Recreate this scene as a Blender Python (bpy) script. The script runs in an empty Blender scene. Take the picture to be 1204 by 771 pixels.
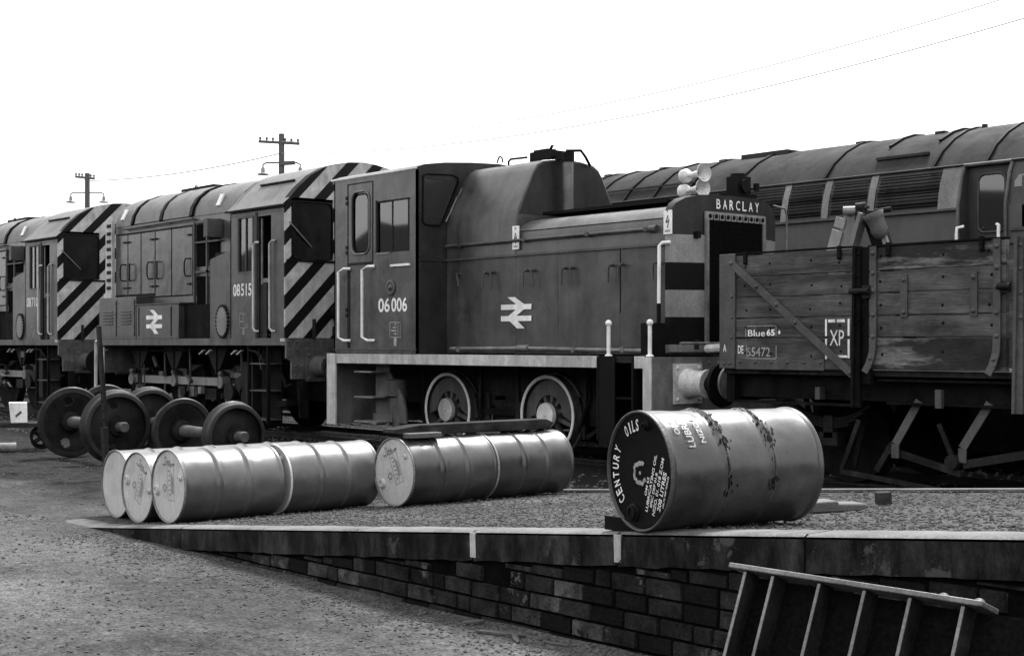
import bpy, bmesh, math, random
from mathutils import Vector, Matrix, noise
R = math.radians
random.seed(7)
SC = bpy.context.scene
COL = SC.collection

# ------------------------------------------------------------------ camera, sky, sun, exposure
cam = bpy.data.cameras.new("camera"); camo = bpy.data.objects.new("camera", cam); COL.objects.link(camo)
cam.sensor_width = 36; cam.lens = 36*1672/1204
cam.shift_x = 0.0; cam.shift_y = 19.5/1204
cam.clip_start = .1; cam.clip_end = 3000
camo.location = (0, 0, 1.5); camo.rotation_euler = (R(90), 0, R(49.7))
SC.camera = camo
w = bpy.data.worlds.new("World"); SC.world = w; w.use_nodes = True
nt = w.node_tree; bg = nt.nodes['Background']
sky = nt.nodes.new('ShaderNodeTexSky'); sky.sky_type = 'NISHITA'; sky.sun_disc = False
SUN_EL, SUN_AZ = 56, 335          # azimuth the light comes from (compass style, 0 = +Y, clockwise)
sky.sun_elevation = R(SUN_EL); sky.sun_rotation = R(SUN_AZ); sky.dust_density = 5
bw = nt.nodes.new('ShaderNodeRGBToBW'); nt.links.new(sky.outputs[0], bw.inputs[0])
ml = nt.nodes.new('ShaderNodeMath'); ml.operation = 'MULTIPLY_ADD'
nt.links.new(bw.outputs[0], ml.inputs[0]); ml.inputs[1].default_value = .30; ml.inputs[2].default_value = 8.2
nt.links.new(ml.outputs[0], bg.inputs[0]); bg.inputs[1].default_value = .10
sl = bpy.data.lights.new("sun", 'SUN'); sl.energy = 3.8; sl.angle = R(14); sl.color = (1, 1, .99)
so = bpy.data.objects.new("sun", sl); COL.objects.link(so)
a = R(SUN_AZ); d = Vector((math.sin(a)*math.cos(R(SUN_EL)), math.cos(a)*math.cos(R(SUN_EL)), math.sin(R(SUN_EL))))
so.rotation_euler = d.to_track_quat('Z', 'Y').to_euler(); so.location = d*60
SC.view_settings.view_transform = 'Standard'; SC.view_settings.look = 'None'
SC.view_settings.exposure = 1.0; SC.view_settings.gamma = 1
SC.render.engine = 'CYCLES'
SC.cycles.max_bounces = 6

# ------------------------------------------------------------------ materials (a black and white place)
def g(v): return (v*.985, v, v*.988, 1)
def material(name, v, v2=None, rough=.5, scale=3., grain=60., bump=.15, bdist=.01, spec=.5, stretch=(1, 1, 1),
             chips=None, chipscale=8., chipv=.02, metallic=0., detail=6., contrast=(.3, .7), grain_amt=.25, coat=0., dirt=0., wave=0., dst=(3.2, 3.2, .5)):
    m = bpy.data.materials.new(name); m.use_nodes = True; t = m.node_tree; N = t.nodes; L = t.links
    P = N['Principled BSDF']; P.inputs['Roughness'].default_value = rough
    P.inputs['Specular IOR Level'].default_value = spec; P.inputs['Metallic'].default_value = metallic
    if coat: P.inputs['Coat Weight'].default_value = coat; P.inputs['Coat Roughness'].default_value = .12
    v2 = v*1.35 if v2 is None else v2
    tc = N.new('ShaderNodeTexCoord'); mp = N.new('ShaderNodeMapping'); mp.inputs['Scale'].default_value = stretch
    L.new(tc.outputs['Object'], mp.inputs[0])
    n1 = N.new('ShaderNodeTexNoise'); n1.inputs['Scale'].default_value = scale; n1.inputs['Detail'].default_value = detail
    n1.inputs['Roughness'].default_value = .62
    L.new(mp.outputs[0], n1.inputs['Vector'])
    mr = N.new('ShaderNodeMapRange'); mr.inputs[1].default_value = contrast[0]; mr.inputs[2].default_value = contrast[1]
    L.new(n1.outputs['Fac'], mr.inputs[0])
    mx = N.new('ShaderNodeMix'); mx.data_type = 'RGBA'; mx.inputs[6].default_value = g(v); mx.inputs[7].default_value = g(v2)
    L.new(mr.outputs[0], mx.inputs[0])
    n2 = N.new('ShaderNodeTexNoise'); n2.inputs['Scale'].default_value = grain; n2.inputs['Detail'].default_value = 3
    L.new(mp.outputs[0], n2.inputs['Vector'])
    mr2 = N.new('ShaderNodeMapRange'); mr2.inputs[1].default_value = .3; mr2.inputs[2].default_value = .7
    mr2.inputs[3].default_value = 1-grain_amt; mr2.inputs[4].default_value = 1+grain_amt
    L.new(n2.outputs['Fac'], mr2.inputs[0])
    mu = N.new('ShaderNodeVectorMath'); mu.operation = 'SCALE'
    L.new(mx.outputs[2], mu.inputs[0]); L.new(mr2.outputs[0], mu.inputs['Scale'])
    out = mu.outputs[0]
    if dirt:      # run-down stains: soft vertical streaks and blotches of soot and bleached paint
        m2 = N.new('ShaderNodeMapping'); m2.inputs['Scale'].default_value = dst; L.new(tc.outputs['Object'], m2.inputs[0])
        ns = N.new('ShaderNodeTexNoise'); ns.inputs['Scale'].default_value = 1.3; ns.inputs['Detail'].default_value = 7; ns.inputs['Roughness'].default_value = .65; L.new(m2.outputs[0], ns.inputs['Vector'])
        nb = N.new('ShaderNodeTexNoise'); nb.inputs['Scale'].default_value = 2.6; nb.inputs['Detail'].default_value = 9; nb.inputs['Roughness'].default_value = .72; nb.inputs['Distortion'].default_value = .6; L.new(tc.outputs['Object'], nb.inputs['Vector'])
        av = N.new('ShaderNodeMath'); av.operation = 'ADD'; L.new(ns.outputs['Fac'], av.inputs[0]); L.new(nb.outputs['Fac'], av.inputs[1])
        md = N.new('ShaderNodeMapRange'); md.inputs[1].default_value = .72; md.inputs[2].default_value = 1.28; md.inputs[3].default_value = 1-dirt; md.inputs[4].default_value = 1+dirt; L.new(av.outputs[0], md.inputs[0])
        sc = N.new('ShaderNodeVectorMath'); sc.operation = 'SCALE'; L.new(out, sc.inputs[0]); L.new(md.outputs[0], sc.inputs['Scale']); out = sc.outputs[0]
    if chips is not None:
        n3 = N.new('ShaderNodeTexNoise'); n3.inputs['Scale'].default_value = chipscale; n3.inputs['Detail'].default_value = 8
        n3.inputs['Roughness'].default_value = .7
        L.new(tc.outputs['Object'], n3.inputs['Vector'])
        m3 = N.new('ShaderNodeMapRange'); m3.inputs[1].default_value = chips; m3.inputs[2].default_value = chips+.03
        L.new(n3.outputs['Fac'], m3.inputs[0])
        mc = N.new('ShaderNodeMix'); mc.data_type = 'RGBA'; mc.inputs[7].default_value = g(chipv)
        L.new(out, mc.inputs[6]); L.new(m3.outputs[0], mc.inputs[0]); out = mc.outputs[2]
    L.new(out, P.inputs['Base Color'])
    # roughness varies with the wear
    rr = N.new('ShaderNodeMapRange'); rr.inputs[1].default_value = .3; rr.inputs[2].default_value = .7
    rr.inputs[3].default_value = max(.05, rough*.8); rr.inputs[4].default_value = min(1, rough*1.3)
    L.new(n1.outputs['Fac'], rr.inputs[0]); L.new(rr.outputs[0], P.inputs['Roughness'])
    if bump:
        ad = N.new('ShaderNodeMath'); ad.operation = 'ADD'; L.new(n1.outputs['Fac'], ad.inputs[0]); L.new(n2.outputs['Fac'], ad.inputs[1])
        b = N.new('ShaderNodeBump'); b.inputs['Strength'].default_value = bump; b.inputs['Distance'].default_value = bdist
        L.new(ad.outputs[0], b.inputs['Height']); L.new(b.outputs[0], P.inputs['Normal'])
        if wave:
            nw = N.new('ShaderNodeTexNoise'); nw.inputs['Scale'].default_value = 2.2; nw.inputs['Detail'].default_value = 2; L.new(tc.outputs['Object'], nw.inputs['Vector'])
            b2 = N.new('ShaderNodeBump'); b2.inputs['Strength'].default_value = wave; b2.inputs['Distance'].default_value = .03; L.new(nw.outputs['Fac'], b2.inputs['Height']); L.new(b2.outputs[0], b.inputs['Normal'])
    return m

M = {}
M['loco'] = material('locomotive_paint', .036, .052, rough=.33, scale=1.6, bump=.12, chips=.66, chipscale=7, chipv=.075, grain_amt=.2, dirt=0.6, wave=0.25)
M['cab'] = material('cab_paint', .056, .074, rough=.22, scale=1.6, bump=.08, bdist=.006, chips=.70, chipscale=5, chipv=.1, grain_amt=.2, dirt=0.5, wave=0.25)
M['front'] = material('shaded_front_paint', .016, .024, rough=.5, scale=2, bump=.15, spec=0.2, dirt=0.5, wave=0.2)  # darker copy of the body paint: shade of right-facing ends put in colour
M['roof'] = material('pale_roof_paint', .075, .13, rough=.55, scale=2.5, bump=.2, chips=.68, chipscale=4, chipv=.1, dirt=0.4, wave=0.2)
M['hoodtop'] = material('hood_top_sheen', .05, .085, rough=.5, scale=2.5, bump=.2, chips=.66, chipscale=5, chipv=.08, dirt=0.5, wave=0.2)  # lighter than the hood sides: pale sheen of the sky painted in
M['bigroof'] = material('weathered_roof', .011, .03, rough=.85, spec=.12, scale=2.0, bump=.3, stretch=(1, 1, 1), chips=.70, chipscale=7, chipv=.03, dirt=0.6, wave=0.2)
M['bigside'] = material('weathered_side', .026, .036, rough=.5, spec=.35, scale=1.2, bump=.15, dirt=0.35, wave=0.15)
M['pale'] = material('pale_strip_paint', .30, .42, rough=.5, scale=4, bump=.2, stretch=(3, 3, .6), chips=.67, chipscale=9, chipv=.08, dirt=0.45, wave=0)
M['grey'] = material('grey_paint', .10, .15, rough=.45, scale=4, bump=.2, chips=.68, chipscale=7, chipv=.03, dirt=0.5, wave=0)
M['midgrey'] = material('mid_grey_paint', .16, .22, rough=.45, scale=3, bump=.2, dirt=0.35, wave=0)
M['stripe'] = material('yellow_stripe_paint', .34, .44, rough=.5, scale=3, bump=.2, chips=.69, chipscale=9, chipv=.03, dirt=0.45, wave=0.2)
M['dull'] = material('dull_grey_metal', .048, .090, rough=.5, scale=4, bump=.25, chips=.69, chipscale=7, chipv=.02, spec=.3, dirt=0.6, wave=0)
M['black'] = material('black_paint', .005, .008, rough=.5, scale=3, bump=.2, spec=0.06)
M['sooty'] = material('sooty_metal', .004, .010, rough=.7, scale=5, bump=.5, spec=0.05, dirt=0.8, wave=0)
M['dark'] = material('dark_metal', .009, .020, rough=.6, scale=5, bump=.4, spec=0.1, dirt=0.8, wave=0)
M['steel'] = material('worn_steel', .08, .16, rough=.5, scale=9, bump=.4, spec=.6, dirt=0.6, wave=0)
M['rust'] = material('rusty_wheel_metal', .008, .016, rough=.55, scale=7, bump=.4, spec=0.1, dirt=0.7, wave=0, dst=(2, 2, 2))
M['tyre'] = material('worn_tyre_metal', .011, .024, rough=.5, spec=.3, scale=8, bump=.3, dirt=0.6, wave=0, dst=(2, 2, 2))
M['white'] = material('white_paint', .62, .78, rough=.5, scale=9, bump=.1, grain_amt=.1, chips=.70, chipscale=20, chipv=.15, dirt=.28)
M['letter'] = material('white_lettering', .62, .8, rough=.6, scale=9, bump=0, chips=.665, chipscale=26, chipv=.12, grain_amt=.1, dirt=.28)
M['faded'] = material('faded_lettering', .18, .42, rough=.7, scale=18, bump=0, grain_amt=.2, dirt=0.5, wave=0)
M['ink'] = material('black_stencil_ink', .02, .06, rough=.6, scale=30, bump=0)
M['horn'] = material('dirty_white_horn', .42, .6, rough=.4, scale=12, bump=.1, dirt=0.4, wave=0)
M['lid'] = material('pale_drum_lid', .40, .50, rough=.45, scale=6, bump=.15, chips=.72, chipscale=9, chipv=.1, grain_amt=.1, dirt=0.25, wave=0.1)
M['drum'] = material('drum_paint', .050, .075, rough=.36, spec=.8, scale=5, bump=.06, bdist=.006, chips=.70, chipscale=11, chipv=.3, grain_amt=.1, dirt=0.3, wave=0.35, dst=(2, 2, 2))
M['drum_b'] = material('drum_paint_dark', .030, .046, rough=.34, spec=.7, scale=5, bump=.06, bdist=.006, chips=.71, chipscale=11, chipv=.28, grain_amt=.1, dirt=0.35, wave=0.35, dst=(2, 2, 2))
M['drum_c'] = material('oil_drum_worn_paint', .018, .052, rough=.30, spec=.6, scale=3.5, bump=.05, bdist=.006, chips=.67, chipscale=6, chipv=.03, grain_amt=.15, dirt=0.55, wave=0.7, dst=(2, 2, 2))
M['blacklid'] = material('black_drum_lid', .004, .007, rough=.45, scale=6, bump=.03, spec=.03)
M['wood'] = material('weathered_wagon_planks', .022, .10, rough=.7, scale=5, bump=.45, stretch=(.16, 1, 1.8), chips=.66, chipscale=2.6, chipv=.016, grain=45, spec=0.15, dirt=0.55, wave=0, dst=(1.2, 2, 2.2))
M['wood2'] = material('patched_wagon_planks', .020, .13, rough=.7, scale=3.2, bump=.45, stretch=(.3, 1, 1.6), contrast=(.50, .60), chips=.68, chipscale=3.1, chipv=.018, grain=45, spec=0.15, dirt=0.55, wave=0, dst=(1.2, 2, 2.2))
M['iron'] = material('iron_strapping', .032, .058, rough=.55, scale=6, bump=.35, chips=.68, chipscale=9, chipv=.015, dirt=0.6, wave=0)
M['timber'] = material('dark_timber', .020, .040, rough=.8, scale=5, bump=.6, stretch=(3, .5, 3), spec=0.05, dirt=0.7, wave=0, dst=(2, 2, 2))
M['oldwood'] = material('bleached_wood', .05, .10, rough=.8, scale=6, bump=.6, stretch=(3, .6, 3))
M['pole'] = material('creosoted_pole', .06, .10, rough=.8, scale=4, bump=.5, stretch=(3, 3, .4))
M['mesh'] = material('radiator_mesh_and_shade', .004, .008, rough=.6, scale=40, bump=.3, spec=0.0)
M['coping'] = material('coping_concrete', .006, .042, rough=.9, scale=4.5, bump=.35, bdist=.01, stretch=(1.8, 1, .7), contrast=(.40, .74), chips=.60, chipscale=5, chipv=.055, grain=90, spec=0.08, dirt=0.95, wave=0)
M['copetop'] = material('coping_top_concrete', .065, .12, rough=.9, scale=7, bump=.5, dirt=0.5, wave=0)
M['mortar'] = material('sooty_mortar', .003, .006, rough=.95, scale=9, bump=.6, spec=0.0)
M['brick'] = material('sooty_brick', .010, .030, rough=.9, scale=7, bump=.6, bdist=.012, contrast=(.4, .7), chips=.60, chipscale=4.2, chipv=.075, spec=0.08, dirt=0.85, wave=0, dst=(2, 2, 2))
M['brick_pale'] = material('paler_worn_brick', .022, .07, rough=.9, scale=9, bump=.6, bdist=.012, contrast=(.4, .65), chips=.58, chipscale=6, chipv=.012, spec=.08, dirt=.7, dst=(2, 2, 2))
M['brick_black'] = material('blackened_brick', .004, .010, rough=.9, scale=9, bump=.6, bdist=.012, spec=.05)
M['stone'] = material('gravel_stone', .022, .10, rough=.9, scale=14, bump=.3, spec=.15)
M['dstone'] = material('dark_ballast_stone', .03, .09, rough=.9, scale=14, bump=.3, spec=.15)
M['treeline'] = material('dark_foliage', .02, .03, rough=.9, scale=.5, bump=0, spec=.15)
M['plastic'] = material('wire_black', .25, .3, rough=.6, bump=0)

def glass_mat():
    m = bpy.data.materials.new('window_glass'); m.use_nodes = True; t = m.node_tree; N = t.nodes; L = t.links
    N.remove(N['Principled BSDF'])
    gl = N.new('ShaderNodeBsdfGlossy'); gl.inputs['Roughness'].default_value = .03; gl.inputs[0].default_value = g(.9)
    tr = N.new('ShaderNodeBsdfTransparent'); tr.inputs[0].default_value = g(.4)
    fr = N.new('ShaderNodeFresnel'); fr.inputs[0].default_value = 2.1
    mx = N.new('ShaderNodeMixShader'); L.new(fr.outputs[0], mx.inputs[0]); L.new(tr.outputs[0], mx.inputs[1]); L.new(gl.outputs[0], mx.inputs[2])
    L.new(mx.outputs[0], N['Material Output'].inputs[0]); return m
M['glass'] = glass_mat()

def wasp_mat(y0, z0, period, duty):
    """yellow and black warning stripes painted at 45 degrees across the end of a cab (object Y/Z)"""
    m = M['stripe'].copy(); m.name = 'wasp_stripe_paint'; t = m.node_tree; m.node_tree.nodes['Principled BSDF'].inputs['Specular IOR Level'].default_value = .12; N = t.nodes; L = t.links
    P = N['Principled BSDF']; src = P.inputs['Base Color'].links[0].from_socket
    tc = N.new('ShaderNodeTexCoord'); sp = N.new('ShaderNodeSeparateXYZ'); L.new(tc.outputs['Object'], sp.inputs[0])
    s1 = N.new('ShaderNodeMath'); s1.operation = 'SUBTRACT'; L.new(sp.outputs[1], s1.inputs[0]); L.new(sp.outputs[2], s1.inputs[1])
    s2 = N.new('ShaderNodeMath'); s2.operation = 'ADD'; s2.inputs[1].default_value = z0-y0+period*20; L.new(s1.outputs[0], s2.inputs[0])
    s3 = N.new('ShaderNodeMath'); s3.operation = 'MODULO'; s3.inputs[1].default_value = period; L.new(s2.outputs[0], s3.inputs[0])
    s4 = N.new('ShaderNodeMath'); s4.operation = 'LESS_THAN'; s4.inputs[1].default_value = period*duty; L.new(s3.outputs[0], s4.inputs[0])
    mx = N.new('ShaderNodeMix'); mx.data_type = 'RGBA'; mx.inputs[6].default_value = g(.005)
    L.new(s4.outputs[0], mx.inputs[0]); L.new(src, mx.inputs[7]); L.new(mx.outputs[2], P.inputs['Base Color']); return m
M['wasp'] = wasp_mat(12.31-13.62, 2.8, .52, .55)

def ground_mat(name, base, light, dark, patch_scale, peb):
    m = bpy.data.materials.new(name); m.use_nodes = True; t = m.node_tree; N = t.nodes; L = t.links
    P = N['Principled BSDF']; P.inputs['Roughness'].default_value = .95; P.inputs['Specular IOR Level'].default_value = .05
    tc = N.new('ShaderNodeTexCoord')
    def nz(s, dt=6, r=.6, st=(1, 1, 1)):
        mp = N.new('ShaderNodeMapping'); mp.inputs['Scale'].default_value = st; L.new(tc.outputs['Object'], mp.inputs[0])
        n = N.new('ShaderNodeTexNoise'); n.inputs['Scale'].default_value = s; n.inputs['Detail'].default_value = dt
        n.inputs['Roughness'].default_value = r; L.new(mp.outputs[0], n.inputs['Vector']); return n.outputs['Fac']
    def rng(s, a, b, c=0, d=1):
        r = N.new('ShaderNodeMapRange'); L.new(s, r.inputs[0])
        for i, q in enumerate((a, b, c, d)): r.inputs[i+1].default_value = q
        return r.outputs[0]
    def mix(f, a, b):
        x = N.new('ShaderNodeMix'); x.data_type = 'RGBA'; L.new(f, x.inputs[0])
        for k, q in ((6, a), (7, b)):
            if isinstance(q, tuple): x.inputs[k].default_value = q
            else: L.new(q, x.inputs[k])
        return x.outputs[2]
    c = mix(rng(nz(patch_scale, 6, .65, (.5, 1.1, 1)), .44, .66), g(base), g(light))
    c = mix(rng(nz(patch_scale*2.7, 6), .55, .75), c, g(dark))
    f1 = nz(peb, 4, .7); c2 = N.new('ShaderNodeVectorMath'); c2.operation = 'SCALE'; L.new(c, c2.inputs[0]); L.new(rng(f1, .3, .7, .35, 1.8), c2.inputs['Scale'])
    f2 = nz(peb*.22, 6, .7); c3 = N.new('ShaderNodeVectorMath'); c3.operation = 'SCALE'; L.new(c2.outputs[0], c3.inputs[0]); L.new(rng(f2, .3, .7, .6, 1.45), c3.inputs['Scale'])
    if name.startswith('gravelly'):      # dark patchy dirt, then painted train shade beside and under the tracks
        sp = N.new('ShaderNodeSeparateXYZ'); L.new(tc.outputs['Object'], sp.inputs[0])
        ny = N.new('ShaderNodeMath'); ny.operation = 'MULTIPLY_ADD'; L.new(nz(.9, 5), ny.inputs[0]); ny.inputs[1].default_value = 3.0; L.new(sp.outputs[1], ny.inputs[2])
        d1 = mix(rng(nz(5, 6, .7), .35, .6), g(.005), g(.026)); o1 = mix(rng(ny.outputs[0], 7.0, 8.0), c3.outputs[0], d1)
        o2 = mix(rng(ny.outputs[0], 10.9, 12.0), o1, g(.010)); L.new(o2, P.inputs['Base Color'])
    else: L.new(c3.outputs[0], P.inputs['Base Color'])
    vo = N.new('ShaderNodeTexVoronoi'); vo.inputs['Scale'].default_value = peb*.55; L.new(tc.outputs['Object'], vo.inputs['Vector'])
    ad = N.new('ShaderNodeMath'); ad.operation = 'ADD'; L.new(f2, ad.inputs[0]); L.new(f1, ad.inputs[1])
    a2 = N.new('ShaderNodeMath'); a2.operation = 'SUBTRACT'; L.new(ad.outputs[0], a2.inputs[0]); L.new(vo.outputs['Distance'], a2.inputs[1])
    b = N.new('ShaderNodeBump'); b.inputs['Strength'].default_value = .55; b.inputs['Distance'].default_value = .018
    L.new(a2.outputs[0], b.inputs['Height']); L.new(b.outputs[0], P.inputs['Normal'])
    return m
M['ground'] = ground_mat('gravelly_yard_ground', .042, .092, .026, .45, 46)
M['rampg'] = ground_mat('ramp_gravel', .044, .078, .026, .9, 60)

# ------------------------------------------------------------------ mesh helpers
class MB:
    def __init__(s): s.v = []; s.f = []
    def add(s, vs, fs):
        o = len(s.v); s.v += [tuple(p) for p in vs]; s.f += [tuple(i+o for i in f) for f in fs]; return s
    def box(s, x0, x1, y0, y1, z0, z1):
        vs = [(x, y, z) for x in (x0, x1) for y in (y0, y1) for z in (z0, z1)]
        return s.add(vs, [(0, 1, 3, 2), (4, 6, 7, 5), (0, 4, 5, 1), (2, 3, 7, 6), (0, 2, 6, 4), (1, 5, 7, 3)])
    def beam(s, p, q, wd, ht, up=(0, 0, 1)):
        p, q = Vector(p), Vector(q); t = (q-p).normalized(); up = Vector(up); a = t.cross(up).normalized(); b = a.cross(t).normalized()
        vs = [e+a*i*wd/2+b*j*ht/2 for e in (p, q) for i in (-1, 1) for j in (-1, 1)]
        return s.add(vs, [(0, 1, 3, 2), (4, 6, 7, 5), (0, 4, 5, 1), (2, 3, 7, 6), (0, 2, 6, 4), (1, 5, 7, 3)])
    def cyl(s, p, q, r0, r1=None, n=16, cap=True):
        r1 = r0 if r1 is None else r1; return s.lathe(p, Vector(q)-Vector(p), [(0, r0), (1, r1)], n, cap, unit=True)
    def lathe(s, p, axis, prof, n=24, cap=True, unit=False):
        """prof: list of (distance along axis, radius)"""
        p = Vector(p); ax = Vector(axis); ln = ax.length if unit else 1.; ax = ax.normalized()
        up = Vector((0, 0, 1)) if abs(ax.z) < .9 else Vector((1, 0, 0)); a = ax.cross(up).normalized(); b = a.cross(ax).normalized()
        vs = []; fs = []
        for (t, r) in prof:
            for k in range(n):
                th = 2*math.pi*k/n; vs.append(p+ax*t*ln+(a*math.cos(th)+b*math.sin(th))*r)
        for i in range(len(prof)-1):
            for k in range(n): k2 = (k+1) % n; fs.append((i*n+k, i*n+k2, (i+1)*n+k2, (i+1)*n+k))
        if cap: fs.append(tuple(range(n))); fs.append(tuple((len(prof)-1)*n+k for k in range(n)))
        return s.add(vs, fs)
    def tube(s, pts, r, n=8):
        pts = [Vector(p) for p in pts]; vs = []; fs = []; pa = None
        for i, p in enumerate(pts):
            t = ((pts[min(i+1, len(pts)-1)]-pts[max(i-1, 0)])).normalized()
            if pa is None: u = Vector((0, 0, 1)) if abs(t.z) < .9 else Vector((1, 0, 0)); pa = t.cross(u).normalized()
            pa = (pa-t*pa.dot(t)).normalized(); b = t.cross(pa)
            for k in range(n): th = 2*math.pi*k/n; vs.append(p+(pa*math.cos(th)+b*math.sin(th))*r)
        for i in range(len(pts)-1):
            for k in range(n): k2 = (k+1) % n; fs.append((i*n+k, i*n+k2, (i+1)*n+k2, (i+1)*n+k))
        fs.append(tuple(range(n))); fs.append(tuple((len(pts)-1)*n+k for k in range(n)))
        return s.add(vs, fs)
    def prism(s, pts, f, a0, a1):
        """pts: closed 2D outline; f(u,v,a) -> xyz"""
        n = len(pts); vs = [f(u, v, a0) for u, v in pts]+[f(u, v, a1) for u, v in pts]
        fs = [tuple(range(n)), tuple(range(n, 2*n))]+[(k, (k+1) % n, n+(k+1) % n, n+k) for k in range(n)]
        return s.add(vs, fs)
    def dome(s, c, ax, r, h=None, n=8):
        h = r*.6 if h is None else h
        return s.lathe(c, ax, [(0, r), (h*.6, r*.8), (h, r*.35)], n)
    def ball(s, c, r, n=12):
        return s.lathe(Vector(c)-Vector((0, 0, r)), (0, 0, 1), [(r*(1-math.cos(math.pi*i/8)), max(.0005, r*math.sin(math.pi*i/8))) for i in range(9)], n)
    def grid(s, f, us, rows, holes, t):
        """wall sheet with openings: rows are z values or functions of u; holes (u0,u1,row0,row1); thickness t via f(u,v,w)"""
        U = sorted(set([round(u, 4) for u in us]+[round(h[k], 4) for h in holes for k in (0, 1)])); nR = len(rows)
        val = lambda r, u: rows[r](u) if callable(rows[r]) else rows[r]
        def solid(i, j):
            if i < 0 or j < 0 or i >= len(U)-1 or j >= nR-1: return False
            um = (U[i]+U[i+1])/2
            return not any(h[0] < um < h[1] and h[2] <= j < h[3] for h in holes)
        vs = []
        for w_ in (0, t):
            for j in range(nR):
                for u in U: vs.append(f(u, val(j, u), w_))
        nu = len(U); ix = lambda i, j, k: k*nR*nu+j*nu+i; fs = []
        for i in range(nu-1):
            for j in range(nR-1):
                if not solid(i, j): continue
                for k in (0, 1): fs.append((ix(i, j, k), ix(i+1, j, k), ix(i+1, j+1, k), ix(i, j+1, k)))
                if not solid(i-1, j): fs.append((ix(i, j, 0), ix(i, j+1, 0), ix(i, j+1, 1), ix(i, j, 1)))
                if not solid(i+1, j): fs.append((ix(i+1, j, 0), ix(i+1, j+1, 0), ix(i+1, j+1, 1), ix(i+1, j, 1)))
                if not solid(i, j-1): fs.append((ix(i, j, 0), ix(i+1, j, 0), ix(i+1, j, 1), ix(i, j, 1)))
                if not solid(i, j+1): fs.append((ix(i, j+1, 0), ix(i+1, j+1, 0), ix(i+1, j+1, 1), ix(i, j+1, 1)))
        return s.add(vs, fs)
    def build(s, name, mat, parent=None, local=False, bevel=0, smooth=True):
        o0 = Vector((0, 0, 0)) if (parent is None or local) else Vector(ORG[parent.name])
        me = bpy.data.meshes.new(name); me.from_pydata([tuple(Vector(v)-o0) for v in s.v], [], s.f)
        me.validate()
        bm = bmesh.new(); bm.from_mesh(me); bmesh.ops.recalc_face_normals(bm, faces=bm.faces); bm.to_mesh(me); bm.free()
        if smooth:
            me.polygons.foreach_set('use_smooth', [True]*len(me.polygons)); me.set_sharp_from_angle(angle=R(38))
        me.materials.append(M[mat] if isinstance(mat, str) else mat)
        o = bpy.data.objects.new(name, me); COL.objects.link(o)
        if parent is not None: o.parent = parent; ORG[o.name] = ORG[parent.name]
        if bevel:
            b = o.modifiers.new('bevel', 'BEVEL'); b.width = bevel; b.segments = 2; b.limit_method = 'ANGLE'; b.angle_limit = R(40)
        return o
ORG = {}
def thing(name, label, cat, loc=(0, 0, 0), rz=0, group=None):
    o = bpy.data.objects.new(name, None); COL.objects.link(o); o.location = loc; o.rotation_euler = (0, 0, rz); o.empty_display_size = .2
    ORG[o.name] = loc; o['label'] = label; o['category'] = cat
    if group: o['group'] = group
    return o
def tag(o, label, cat, group=None):
    o['label'] = label; o['category'] = cat
    if group: o['group'] = group
    return o
def structure(o, kind='structure'): o['kind'] = kind; return o

XZ = lambda Y: (lambda u, v, w=0: (u, Y+w, v))          # sheet facing the camera side (-Y)
YZ = lambda X: (lambda u, v, w=0: (X-w, u, v))          # sheet facing +X
TX = {}
def text(mb, s, f, u0, u1, v0, v1, bold=.012):
    """lettering stretched into the box u0..u1 x v0..v1 of the sheet f"""
    if s not in TX:
        cu = bpy.data.curves.new('lettering', 'FONT'); cu.body = s; cu.size = 1; cu.offset = bold; cu.resolution_u = 3
        ob = bpy.data.objects.new('lettering', cu); COL.objects.link(ob); dg = bpy.context.evaluated_depsgraph_get()
        me = bpy.data.meshes.new_from_object(ob.evaluated_get(dg))
        TX[s] = ([tuple(v.co) for v in me.vertices], [tuple(p.vertices) for p in me.polygons])
        bpy.data.objects.remove(ob); bpy.data.curves.remove(cu); bpy.data.meshes.remove(me)
    vs, fs = TX[s]
    xs = [v[0] for v in vs]; ys = [v[1] for v in vs]; a, b, c, d_ = min(xs), max(xs), min(ys), max(ys)
    mb.add([f(u0+(v[0]-a)/(b-a)*(u1-u0), v0+(v[1]-c)/(d_-c)*(v1-v0)) for v in vs], fs); return mb
def arrow_logo(mb, f, u0, u1, v0, v1):
    P = lambda pts: mb.add([f(u0+x/137*(u1-u0), v1-y/150*(v1-v0)) for x, y in pts], [tuple(range(len(pts)))])
    P([(0, 35), (137, 35), (137, 60), (0, 60)]); P([(0, 90), (137, 90), (137, 115), (0, 115)])
    P([(30, 0), (64, 0), (106, 35), (70, 35)]); P([(68, 60), (104, 60), (70, 90), (34, 90)]); P([(40, 115), (76, 115), (108, 150), (74, 150)]); return mb
def rrect(u0, u1, v0, v1, r, n=4):
    pts = []
    for cx, cy, a0 in ((u1-r, v1-r, 0), (u0+r, v1-r, 90), (u0+r, v0+r, 180), (u1-r, v0+r, 270)):
        for k in range(n+1): th = R(a0+90*k/n); pts.append((cx+r*math.cos(th), cy+r*math.sin(th)))
    return pts
def ring(mb, pts, f, r, n=6): return mb.tube([f(u, v) for u, v in pts+[pts[0]]], r, n)
def grab(mb, x, y, z0, z1, r=.022, so_=.1, dx=0):
    """vertical handrail standing off the sheet at y"""
    return mb.tube([(x+dx, y, z1), (x+dx*.6, y-so_*.8, z1), (x, y-so_, z1-.05), (x, y-so_, z0+.05), (x+dx*.6, y-so_*.8, z0), (x+dx, y, z0)], r, 8)
def rivets(mb, pts, ax, r=.018):
    for p in pts: mb.dome(p, ax, r)
    return mb
def lerp(a, b, t): return a+(b-a)*t
def frange(a, b, n): return [a+(b-a)*i/(n-1) for i in range(n)]
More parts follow.
